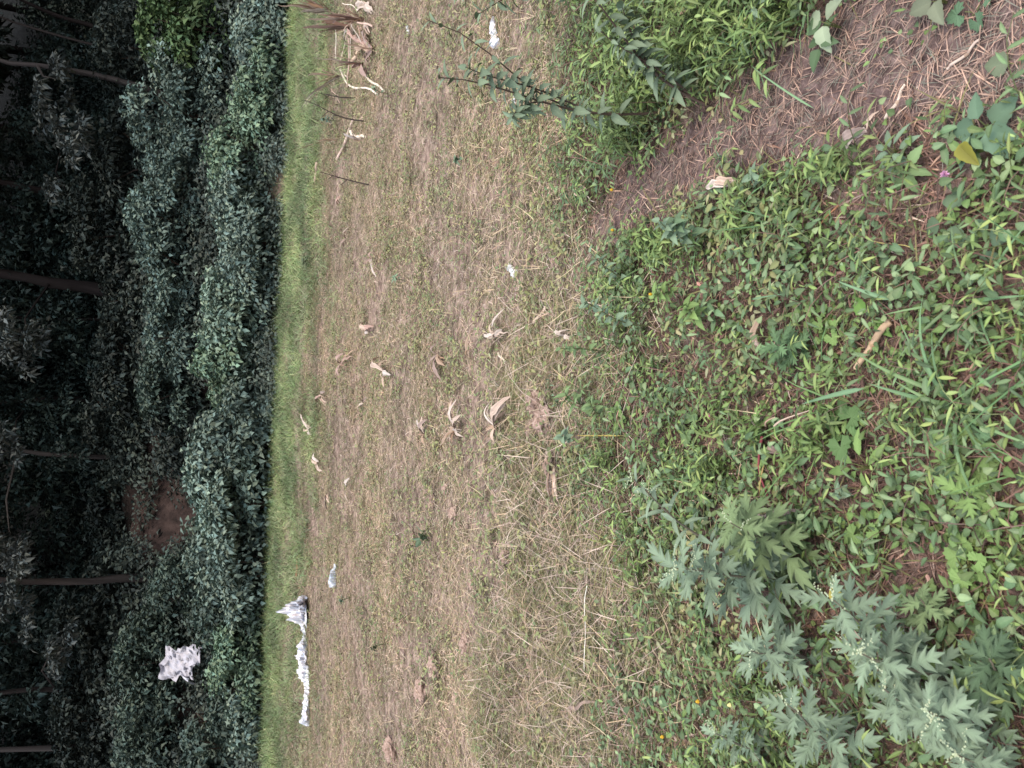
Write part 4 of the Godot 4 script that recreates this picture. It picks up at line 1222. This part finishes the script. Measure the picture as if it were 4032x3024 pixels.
func bushy(label: String, base: Vector3, tip: Vector3, n: int, ll: float, tone: Array, flower := false, group := "ovate leaved weeds at the field edge", stem_c := [0.1, 0.11, 0.05], wide := 1.0) -> void:
	var foot := on(base.x, base.z)
	var o := thing("leafy_weed", label, "weed", foot, group)
	var pts := arc(Vector3.ZERO, tip - foot, 8, 0.03)
	part("stem", stem_mesh(pts, 0.0034, stem_c), o)
	leaves_along(o, pts, "ovate", n, ll, tone, 0.3, 0.3, true, 0.05, wide)
	if flower:
		var g := Geo.new()
		var p := pts[7] + Vector3(0.0, 0.012, 0.0)
		g.tube(PackedVector3Array([p - Vector3(0, 0.006, 0), p, p + Vector3(0, 0.005, 0)]), PackedFloat32Array([0.003, 0.005, 0.003]), 7, col(0.5, 0.3, 0.03))
		part("flower_head", g.mesh(mat("yellow_flower", 0.7, 0.3)), o)

func rosette(label: String, at: Vector3, kind: String, n: int, ll: float, tone: Array, rise := 0.05, wide := 1.0, group := "", called := "broadleaf_weed") -> void:
	var foot := on(at.x, at.z)
	var o := thing(called, label, "weed", foot, group)
	var g := Geo.new()
	var turn := rf(0, TAU)
	var homes := []
	for k in n:
		turn += TAU / n + rf(-0.35, 0.35)
		var out := Vector3(cos(turn), 0, sin(turn))
		var p := out * (ll * rf(0.1, 0.4)) + Vector3(0, rise * rf(0.6, 1.2), 0)
		g.tube(PackedVector3Array([Vector3(0, -0.005, 0), p * Vector3(0.35, 0.7, 0.35), p]), PackedFloat32Array([0.0017, 0.0015, 0.001]), 4, col(0.12, 0.14, 0.05, 0.2))
		homes.append([p, (out + Vector3(0, rf(-0.3, 0.25), 0)).normalized()])
	part("stem", g.mesh(mat("weed_stem", 0.65, 0.35)), o)
	for h in homes:
		hang(o, kind, h[0], h[1], (Vector3.UP + Vector3(rf(-0.3, 0.3), 0, rf(-0.3, 0.3))).normalized(), ll * rf(0.8, 1.15), tone, "leaf", wide)

func weeds() -> void:
	mugwort("spindly grey green mugwort leaning out over the stubble, with a pale flower tip", g2(-0.461, -1.774), Vector3(-0.245, 0.38, -1.774), 14, 0.085, MUG, 5, "lance")
	mugwort("big spreading mugwort with many narrow lobed leaves, at the middle of the weeds' edge", g2(-0.468, -1.527), Vector3(-0.439, 0.382, -1.527), 26, 0.13, MUG, 6)
	mugwort("mugwort with yellowing lobed leaves next to the crumpled dead plant", g2(-0.407, -1.475), Vector3(-0.309, 0.285, -1.475), 18, 0.125, MUGY, 2)
	mugwort("mugwort with broad cleft leaves between the big spreading one and the picture's corner", g2(-0.548, -1.128), Vector3(-0.416, 0.292, -1.128), 16, 0.1, MUG, 3)
	mugwort("mugwort carrying a bright knot of white flower buds", g2(-0.579, -1.053), Vector3(-0.478, 0.294, -1.053), 13, 0.095, MUG, 7)
	mugwort("mugwort with a star of leaves on a purple grey stem", g2(-0.809, -1.25), Vector3(-0.674, 0.295, -1.25), 15, 0.1, MUG, 2)
	mugwort("grey mugwort with coiled strings of pale buds, near the lower corner", g2(-0.639, -0.951), Vector3(-0.537, 0.272, -0.951), 16, 0.085, MUG, 8)
	mugwort("mugwort cut off by the lower edge, with two long bud strings", g2(-0.688, -0.914), Vector3(-0.618, 0.227, -0.914), 12, 0.085, MUG, 5)
	mugwort("small yellow green mugwort beneath the taller grey ones", g2(-0.443, -1.074), Vector3(-0.404, 0.125, -1.074), 12, 0.065, MUGY, 0)
	mugwort("dark mugwort mass filling the picture's near lower corner", g2(-0.527, -0.916), Vector3(-0.463, 0.147, -0.916), 15, 0.09, [0.08, 0.125, 0.07], 0)
	mugwort("mugwort with a drooping grey top left of the yellow button flowers", g2(-0.66, -1.415), Vector3(-0.594, 0.251, -1.415), 14, 0.095, MUG, 2)
	mugwort("grey leaved mugwort at the lower edge beside small yellow flowers", g2(-0.947, -1.576), Vector3(-0.886, 0.203, -1.576), 14, 0.07, MUG, 2)
	mugwort("bluish mugwort between the star leaved one and the bud strings", g2(-0.667, -1.059), Vector3(-0.553, 0.243, -1.059), 13, 0.09, MUG, 2)
	mugwort("light green young mugwort above a broken tan leaf", g2(0.111, -1.511), Vector3(0.128, 0.117, -1.511), 13, 0.075, [0.105, 0.175, 0.085], 0)
	mugwort("small light green mugwort at the end of the red stem", g2(-0.105, -1.643), Vector3(-0.068, 0.075, -1.643), 11, 0.06, LIGHT, 0)
	mugwort("young mugwort standing free by the near edge", g2(-0.196, -1.011), Vector3(-0.172, 0.09, -1.011), 9, 0.07, LIGHT, 0)

	bushy("ovate leaved weed stretching toward the trail's far end", g2(0.414, -1.927), Vector3(0.519, 0.221, -1.927), 16, 0.052, OVB, false)
	bushy("ovate leaved weed with the reddish black stem and pointed side leaves", g2(0.365, -2.296), Vector3(0.458, 0.239, -2.296), 14, 0.055, OVB, false)
	bushy("ovate leaved weed tipped by one orange yellow flower head", g2(0.453, -2.273), Vector3(0.546, 0.156, -2.273), 10, 0.045, OV, true)
	bushy("ovate leaved weed with a clump of toothed leaves above the pale stone like clod", g2(0.22, -2.2), Vector3(0.264, 0.306, -2.2), 18, 0.055, OVB, false)
	bushy("ovate leaved weed over the white husk tip", g2(0.13, -2.499), Vector3(0.146, 0.241, -2.499), 12, 0.045, OV, false)
	bushy("thin weed with paired round leaves beside the largest clod", g2(-0.159, -2.873), Vector3(0.054, 0.091, -2.873), 10, 0.034, OVB, false)
	bushy("weed with one tall upright leaf over the crumbling clod", g2(-0.087, -2.622), Vector3(-0.028, 0.143, -2.622), 8, 0.072, OV, false)
	bushy("weed with a curled greying leaf at the edge of the stubble", g2(-0.115, -2.462), Vector3(-0.054, 0.128, -2.462), 10, 0.06, OV, false)
	bushy("ovate weed hanging over the small grey pink clod", g2(-0.221, -2.685), Vector3(-0.195, 0.123, -2.685), 10, 0.055, OVB, false)
	bushy("weed with pale folded leaves at the far end of the bare trail", g2(0.473, -1.93), Vector3(0.512, 0.17, -1.93), 12, 0.06, [0.115, 0.18, 0.1], false)
	bushy("ovate weed with a yellow button flower inside the fresh grass", g2(0.308, -2.025), Vector3(0.307, 0.154, -2.025), 12, 0.05, LIGHT, true)
	bushy("weed of paired leaves next to the dry white curled leaf", g2(0.606, -1.666), Vector3(0.602, 0.09, -1.666), 8, 0.05, OVB, false)
	bushy("narrow greyish weed at the inner side of the trail", g2(0.671, -1.825), Vector3(0.693, 0.078, -1.825), 14, 0.032, OVB, false, "ovate leaved weeds at the field edge", [0.1, 0.11, 0.05], 0.5)
	bushy("broad leaved weed with a white speckled top at the fresh grass", g2(0.224, -1.881), Vector3(0.249, 0.138, -1.881), 12, 0.06, LIGHT, false)
	bushy("light green weed in shade behind the thick cut stalk", g2(-0.141, -1.428), Vector3(-0.124, 0.074, -1.428), 10, 0.038, LIGHT, false)
	bushy("small heart leaved weed under the purple grey dead leaf", g2(-0.237, -1.338), Vector3(-0.222, 0.06, -1.338), 8, 0.042, OVB, false)
	bushy("green weed with two upright leaves standing alone in the stubble", g2(-0.94, -4.722), Vector3(-1.042, 0.064, -4.722), 8, 0.1, OVB, false, "green weeds alone in the stubble")
	bushy("low dark herb at the border of the grass strip", g2(1.488, -10.367), Vector3(1.525, 0.122, -10.367), 10, 0.11, DARKG, false, "green weeds alone in the stubble")
	bushy("little green weed between the dull husk pair and the paper scrap", g2(0.756, -5.651), Vector3(0.767, 0.08, -5.651), 10, 0.06, OVB, false, "green weeds alone in the stubble")
	bushy("dusty green weed between tall weed and trail end", g2(1.329, -4.296), Vector3(1.317, 0.073, -4.296), 12, 0.05, OVB, false, "green weeds alone in the stubble")
	bushy("dark sprawling herb behind the upstanding clod", g2(-2.033, -5.707), Vector3(-2.058, 0.107, -5.707), 14, 0.055, DARKG, false, "green weeds alone in the stubble")
	bushy("grey green weed by the crushed silvery bottle", g2(-2.04, -7.031), Vector3(-2.075, 0.105, -7.031), 12, 0.06, [0.1, 0.15, 0.095], false, "green weeds alone in the stubble")
	bushy("bluish weed at the foot of the slanting grey brown stalk", g2(2.888, -8.705), Vector3(2.877, 0.18, -8.705), 14, 0.08, [0.1, 0.15, 0.11], false, "green weeds alone in the stubble")
	bushy("weed standing among the bleached stalk pair", g2(2.387, -6.308), Vector3(2.415, 0.158, -6.308), 12, 0.06, OVB, false, "green weeds alone in the stubble")

	tall_weed("tall sparse weed with three dark stems, standing over the stubble", g2(0.97, -2.226), [Vector3(0.891, 0.828, -2.226), Vector3(1.028, 0.879, -2.226), Vector3(0.984, 0.751, -2.226), Vector3(0.843, 0.581, -2.226)], 0.085)
	tall_weed("tall greyish weed leaning out of the picture's upper edge", g2(0.897, -1.969), [Vector3(1.152, 0.516, -1.969), Vector3(1.061, 0.412, -1.969), Vector3(1.131, 0.344, -1.969)], 0.09)
	tall_weed("leafy weed whose grey green tips enter from the upper edge beside the white wrapper", Vector3(1.78, 0, -2.72), [Vector3(1.5, 0.46, -2.9), Vector3(1.52, 0.62, -2.8), Vector3(1.62, 0.5, -3.0), Vector3(1.55, 0.33, -2.7)], 0.1)
	for q in [
		["dark dead stem behind the single curved corn leaf", g2(1.777, -6.977), Vector3(1.828, 0.463, -6.977)],
		["dark dead stem leaning past the arched corn leaf", g2(2.466, -7.304), Vector3(2.535, 0.588, -7.304)],
		["dark dead stem beside the white twisted corn leaf", g2(2.933, -8.016), Vector3(2.896, 0.323, -8.016)],
	]:
		var foot := on(q[1].x, q[1].z)
		var o := thing("dead_weed", q[0], "dead weed", foot, "dark dead stems before the grass strip")
		var pts := arc(Vector3.ZERO, q[2] - foot, 8, 0.02)
		part("stem", stem_mesh(pts, 0.008, [0.06, 0.045, 0.04]), o)
		for k in 3:
			var e := pts[3 + k] + Vector3(rf(-0.12, 0.12), rf(0.03, 0.1), rf(-0.1, 0.1))
			part("twig", stem_mesh(PackedVector3Array([pts[3 + k], e]), 0.004, [0.06, 0.045, 0.04]), o)

	# fresh lobed and round weeds
	rosette("bright round lobed weed nearest the camera at mid edge", g2(-0.104, -1.039), "round", 5, 0.06, LIGHT, 0.04)
	rosette("lobed weed just past the curved bluish grass blade", g2(-0.07, -1.358), "round", 6, 0.055, [0.11, 0.185, 0.07], 0.05)
	rosette("small round lobed weed between bright leaf and broken tan leaf", g2(0.203, -1.465), "round", 4, 0.034, LIGHT, 0.03)
	rosette("small round lobed weed beside the thick cut stalk's thin end", g2(0.166, -1.428), "round", 4, 0.036, LIGHT, 0.03)
	rosette("pale lobed weed where the stubble meets the red litter", g2(-0.104, -2.376), "round", 4, 0.045, LIGHT, 0.05)
	rosette("lobed weed on the red litter near the spindly mugwort", g2(-0.261, -2.05), "round", 5, 0.04, LIGHT, 0.03)
	rosette("lobed weed on the red litter, first of a line of three", g2(-0.406, -2.06), "round", 4, 0.034, LIGHT, 0.03)
	rosette("lobed weed on the red litter, middle of a line of three", g2(-0.402, -1.991), "round", 4, 0.03, LIGHT, 0.03)
	rosette("lobed weed on the red litter, third of a line by the big mugwort", g2(-0.399, -1.93), "round", 4, 0.036, LIGHT, 0.03)
	rosette("lobed weed above the yellow scrap of leaf", g2(-0.195, -2.116), "round", 5, 0.036, [0.12, 0.2, 0.06], 0.04)
	rosette("leafy lobed weed in shade by the small pink flower", g2(-0.11, -1.961), "round", 6, 0.045, OV, 0.05)
	rosette("weed of round lobed leaves at the foot of the red stem", g2(-0.192, -1.674), "round", 4, 0.05, OV, 0.03)
	rosette("bright lobed weed between the dead plant and the near edge", g2(-0.292, -1.268), "round", 5, 0.045, LIGHT, 0.05)
	rosette("bright parsley like weed near the camera, lower half", g2(-0.285, -1), "mugwort", 6, 0.06, LIGHT, 0.05)
	rosette("parsley like weed close to the grass clump's lower side", g2(-0.325, -1.026), "round", 6, 0.045, LIGHT, 0.05)
	# broad leaves
	rosette("weed with a big dull round leaf and a folded one, near the trail", g2(0.386, -1.111), "ovate", 3, 0.065, [0.105, 0.155, 0.09], 0.04, 1.5)
	rosette("weed with a big dull upright leaf at the near edge by the trail", g2(0.33, -1.019), "ovate", 3, 0.055, [0.105, 0.165, 0.1], 0.04, 1.6)
	rosette("blue green broad leaved weed beside the yellow leaf", g2(0.552, -1.029), "ovate", 6, 0.07, [0.1, 0.165, 0.105], 0.05, 1.3)
	rosette("weed with one pale diamond leaf on the trail's near edge", g2(0.676, -0.997), "ovate", 2, 0.055, [0.13, 0.16, 0.1], 0.02, 1.5)
	rosette("pale leaved weed at the upper edge over the trail", g2(0.87, -1.16), "ovate", 4, 0.06, [0.16, 0.18, 0.12], 0.04, 1.5)
	rosette("little weed with a round notched leaf by the trail's upper side", g2(0.819, -1.092), "round", 3, 0.045, [0.1, 0.17, 0.1], 0.03)
	rosette("weed lifting one whitish leaf from the thick green corner", g2(0.937, -1.453), "ovate", 3, 0.068, [0.25, 0.3, 0.2], 0.09, 1.4)
	rosette("dark broad leaved weed below the whitish leaf", g2(0.91, -1.484), "ovate", 5, 0.06, [0.075, 0.12, 0.06], 0.06, 1.3)
	rosette("star of bluish leaves in the thick green corner", g2(1.069, -1.672), "lance", 8, 0.055, OVB, 0.12, 1.4)
	rosette("weed with one shiny bright leaf by the cut stalk", g2(0.197, -1.3), "ovate", 2, 0.06, [0.12, 0.22, 0.055], 0.04, 1.1)
	rosette("rosette of light leaves across the trail from the thick corner", g2(0.489, -1.614), "ovate", 6, 0.048, OV, 0.05, 1.2)
	rosette("pointed leaf rosette beside the trail's seed head", g2(0.562, -1.249), "lance", 8, 0.055, OVB, 0.05, 1.5)
	rosette("clump of toothed leaves near the purple flower", g2(0.514, -1.211), "ovate", 6, 0.05, OV, 0.05, 1.1)
	rosette("fresh clump close to the camera between trail and grass clump", g2(0.163, -1.046), "ovate", 6, 0.05, [0.11, 0.17, 0.08], 0.05, 0.8)
	rosette("narrow leaved weed between mugwort and lobed weed at mid ground", g2(-0.099, -1.342), "lance", 7, 0.05, LIGHT, 0.05, 1.2)
	rosette("weed with wide light leaves under the yellow green mugwort", g2(-0.159, -1.283), "lance", 7, 0.07, [0.14, 0.22, 0.07], 0.06, 1.3)
	rosette("round paired leaves low beside the big spreading mugwort", g2(-0.757, -1.828), "ovate", 5, 0.045, OV, 0.04, 1.3)
	rosette("plain ovate weed at the straw edge by the whitish straight straw", g2(-0.714, -2.145), "ovate", 3, 0.04, OV, 0.04, 1.0)


func tall_weed(label: String, base: Vector3, tips: Array, ll: float) -> void:
	var foot := on(base.x, base.z)
	var o := thing("tall_weed", label, "tall weed", foot, "tall weeds by the picture's upper edge")
	var trunk := arc(Vector3.ZERO, (tips[0] - foot), 10, 0.03)
	part("stem", stem_mesh(trunk, 0.0052, [0.085, 0.06, 0.048]), o)
	leaves_along(o, trunk, "lance", 40, ll * 0.92, [0.15, 0.2, 0.13], 0.2, 0.3, false, 0.35, 1.7)
	for k in range(1, tips.size()):
		var from := trunk[clampi(k * 2 - 1, 0, 6)]
		var br := arc(from, tips[k] - foot, 8, 0.02)
		part("branch", stem_mesh(br, 0.0038, [0.085, 0.06, 0.048]), o)
		leaves_along(o, br, "lance" if k % 2 else "ovate", 30, ll * 0.75, [0.155, 0.21, 0.14], 0.15, 0.3, false, 0.35, 1.5 if k % 2 else 1.0)


func small_things() -> void:
	# clump of wide grass close by
	for q in [
		["clump of wide arching green blades near the camera", g2(-0.009, -1.083), 17, 0.23, 0.012],
		["smaller clump of wide blades by the near edge", g2(0.221, -1.058), 10, 0.19, 0.01],
		["tuft of long yellowish blades at the stubble's edge by the mugwort", g2(-0.581, -2.441), 26, 0.2, 0.005],
		["tuft of long thin green blades in the thick corner by the trail", g2(1.001, -1.765), 16, 0.24, 0.008],
	]:
		var o := thing("grass_clump", q[0], "grass clump", on(q[1].x, q[1].z), "clumps of long grass blades")
		for k in q[2]:
			var a := rf(0, TAU)
			var g := Geo.new()
			var c := col(0.105, 0.175, 0.08, 0.2) if q[4] > 0.006 else col(0.17, 0.185, 0.06, 0.2)
			g.leaf(Vector3.ZERO, Vector3(cos(a), rf(0.5, 2.2), sin(a)), Vector3.UP, q[3] * rf(0.6, 1.15), q[4] * rf(0.8, 1.2), 2, rf(0.5, 1.3), 0.5, c, 8, 1.1)
			part("blade", g.mesh(mat("wide_blade", 0.5, 0.4, 0.3)), o, Transform3D(Basis(), Vector3(rf(-0.02, 0.02), -0.005, rf(-0.02, 0.02))))
	for q in [
		["single bluish green blade arching over the weeds by the dark hole", on(0.023, -1.248, 0.1), on(-0.019, -1.45, 0.07), 0.014],
		["single thin green blade bowing over the bare trail", on(0.743, -1.504, 0.03), on(0.919, -1.707, 0.09), 0.007],
		["single blade crossing the weeds toward the thick cut stalk", on(0.222, -1.223, 0.06), on(0.271, -1.326, 0.09), 0.011],
		["light green blade lying flat between the lobed mugworts", on(0.262, -1.705, 0.05), on(0.262, -1.531, 0.07), 0.006],
		["yellow brown blade at the stubble's edge below the crumbling clod", on(-0.168, -2.334, 0.04), on(-0.195, -2.672, 0.07), 0.006],
	]:
		var g := Geo.new()
		var d: Vector3 = q[2] - q[1]
		var c := col(0.12, 0.2, 0.11, 0.1) if not "yellow" in q[0] else col(0.3, 0.24, 0.07)
		g.leaf(Vector3.ZERO, d + Vector3(0, 0.05, 0), Vector3.UP, d.length() * 1.05, q[3], 2, 0.3, 0.5, c, 10, 1.15)
		var o := part("lone_grass", g.mesh(mat("wide_blade", 0.5, 0.4, 0.3)), self, Transform3D(Basis(), q[1]))
		tag(o, q[0], "grass blade")
	# coloured leaves and flowers
	for q in [
		["fallen_leaf", "olive yellow leaf lying flat near the purple flower", "fallen leaf", on(0.526, -1.071, 0.06), on(0.475, -1.032, 0.06), 0.034, 1, [0.17, 0.165, 0.025]],
		["fallen_leaf", "pinkish dry leaf hanging in the fresh grass", "fallen leaf", on(0.337, -1.918, 0.07), on(0.309, -1.894, 0.05), 0.009, 1, [0.5, 0.25, 0.2]],
		["fallen_leaf", "yellow crumpled scrap of leaf on the red litter", "fallen leaf", on(-0.189, -1.984, 0.02), on(-0.217, -1.966, 0.04), 0.014, 1, [0.5, 0.33, 0.08]],
		["fallen_leaf", "yellow lobed fading leaf beneath the cleft leaved mugwort", "fallen leaf", on(-0.45, -1.325, 0.08), on(-0.465, -1.285, 0.06), 0.03, 3, [0.3, 0.27, 0.06]],
		["fallen_leaf", "narrow pinkish dead leaf near the camera, lower half", "fallen leaf", on(-0.364, -1.117, 0.03), on(-0.382, -1.11, 0.03), 0.009, 1, [0.45, 0.27, 0.22]],
		["fallen_leaf", "brown pink leaf pair scrap in the fresh grass by the bushy weed", "fallen leaf", on(0.304, -1.928, 0.04), on(0.272, -1.878, 0.03), 0.02, 1, [0.35, 0.2, 0.15]],
		["fallen_leaf", "tan torn leaf in the thick green corner", "fallen leaf", on(1.226, -2.071, 0.09), on(1.226, -2.019, 0.08), 0.022, 3, [0.36, 0.25, 0.17]],
	]:
		var d: Vector3 = q[4] - q[3]
		var g := Geo.new()
		g.leaf(Vector3.ZERO, d, Vector3.UP, d.length(), q[5], q[6], 0.25, 0.35, col(q[7][0], q[7][1], q[7][2]), 9, 0.85, 0.05)
		tag(part(q[0], g.mesh(mat("old_leaf", 0.6, 0.35, 0.25)), self, Transform3D(Basis(), q[3])), q[1], q[2])
	# purple clover head
	var at := on(0.468, -1.091)
	var o := thing("clover_flower", "small round lilac flower head near the olive yellow leaf", "flower", at)
	part("stem", stem_mesh(PackedVector3Array([Vector3.ZERO, Vector3(0.004, 0.04, 0), Vector3(0, 0.07, 0.0)]), 0.0015, [0.1, 0.14, 0.05]), o)
	var g := Geo.new()
	for k in 70:
		var d := Vector3(rng.randfn(), rng.randfn() + 0.3, rng.randfn()).normalized()
		var s := d.cross(Vector3(0.3, 0.2, 0.9)).normalized()
		g.sliver(Vector3(0, 0.075, 0), d * rf(0.008, 0.011), s * 0.004, Vector3.ZERO, col(0.58, 0.33, 0.5, 0.25))
	part("petals", g.mesh(mat("petal", 0.7, 0.3, 0.3)), o)
	at = on(-0.069, -1.851, 0.0)
	o = thing("pink_flower", "tiny bright pink flower in the shaded lobed weeds", "flower", at)
	part("stem", stem_mesh(PackedVector3Array([Vector3.ZERO, Vector3(0, 0.05, 0)]), 0.0012, [0.1, 0.14, 0.05]), o)
	g = Geo.new()
	for k in 12:
		var a := TAU * k / 12.0
		g.sliver(Vector3(0, 0.05, 0), Vector3(cos(a), 0.6, sin(a)) * 0.007, Vector3(-sin(a), 0, cos(a)) * 0.004, Vector3.ZERO, col(0.6, 0.12, 0.3, 0.2))
	part("petals", g.mesh(mats["petal"]), o)
	# yellow button flowers
	for q in [["orange yellow button flower beside the grey leaved mugwort", g2(-0.88, -1.769)], ["pale yellow button flower by the star leaved mugwort", g2(-0.828, -1.62)], ["dark yellow button flower at the straw side of the mugworts", g2(-1.064, -1.952)], ["yellow button flower over the bare end of the trail", g2(0.719, -2.408)]]:
		o = thing("button_flower", q[0], "flower", on(q[1].x, q[1].z), "yellow button flowers")
		part("stem", stem_mesh(PackedVector3Array([Vector3.ZERO, Vector3(0.01, 0.06, 0), Vector3(0.0, 0.11, 0.01)]), 0.0014, [0.1, 0.12, 0.05]), o)
		g = Geo.new()
		g.tube(PackedVector3Array([Vector3(0, 0.108, 0.01), Vector3(0, 0.114, 0.01), Vector3(0, 0.12, 0.01)]), PackedFloat32Array([0.003, 0.006, 0.003]), 9, col(0.5, 0.3, 0.03) if not "pale" in q[0] else col(0.6, 0.58, 0.25))
		part("flower_head", g.mesh(mat("yellow_flower", 0.7, 0.3)), o)
	# the red stem and two brown ones over the litter
	for q in [
		["straight dark red stem lying toward the big mugworts", on(-0.113, -1.619, 0.05), on(-0.319, -1.6, 0.02), 0.0042, [0.2, 0.045, 0.06]],
		["curved tan stem beside the dark red one", on(-0.165, -1.604, 0.04), on(-0.321, -1.63, 0.02), 0.003, [0.33, 0.25, 0.1]],
		["thin tan stem a little nearer than the dark red one", on(-0.161, -1.566, 0.03), on(-0.31, -1.566, 0.02), 0.0024, [0.3, 0.23, 0.12]],
		["tan dry stem running under the crumpled dead plant", on(-0.347, -1.473, 0.03), on(-0.435, -1.42, 0.02), 0.0032, [0.42, 0.31, 0.17]],
		["tan dry stem from the dead plant to the near lobed weeds", on(-0.299, -1.43, 0.04), on(-0.356, -1.376, 0.03), 0.0034, [0.42, 0.32, 0.2]],
		["greenish stalk crossing the litter to the yellow lobed leaf", on(-0.362, -1.362, 0.04), on(-0.415, -1.3, 0.04), 0.0026, [0.3, 0.27, 0.12]],
		["grass stem with a yellow tint beyond the broken tan leaf", on(0.4, -1.328, 0.04), on(0.324, -1.193, 0.03), 0.002, [0.4, 0.36, 0.14]],
		["rusty bent stem by the near edge of the trail side weeds", on(0.474, -1.41, 0.03), on(0.423, -1.487, 0.02), 0.0026, [0.3, 0.15, 0.08]],
		["pale feathery grass spike over the litter, pointing at the lobed weed", on(-0.082, -1.563, 0.06), on(-0.033, -1.447, 0.06), 0.0034, [0.5, 0.38, 0.3]],
		["short reddish grass spike above the dark red stem", on(-0.085, -1.606, 0.05), on(-0.057, -1.559, 0.06), 0.003, [0.45, 0.3, 0.22]],
	]:
		var d: Vector3 = q[2] - q[1]
		o = thing("fallen_stalk", q[0], "stem", q[1])
		part("stem", stem_mesh(arc(Vector3.ZERO, d, 7, 0.012), q[3], q[4]), o)
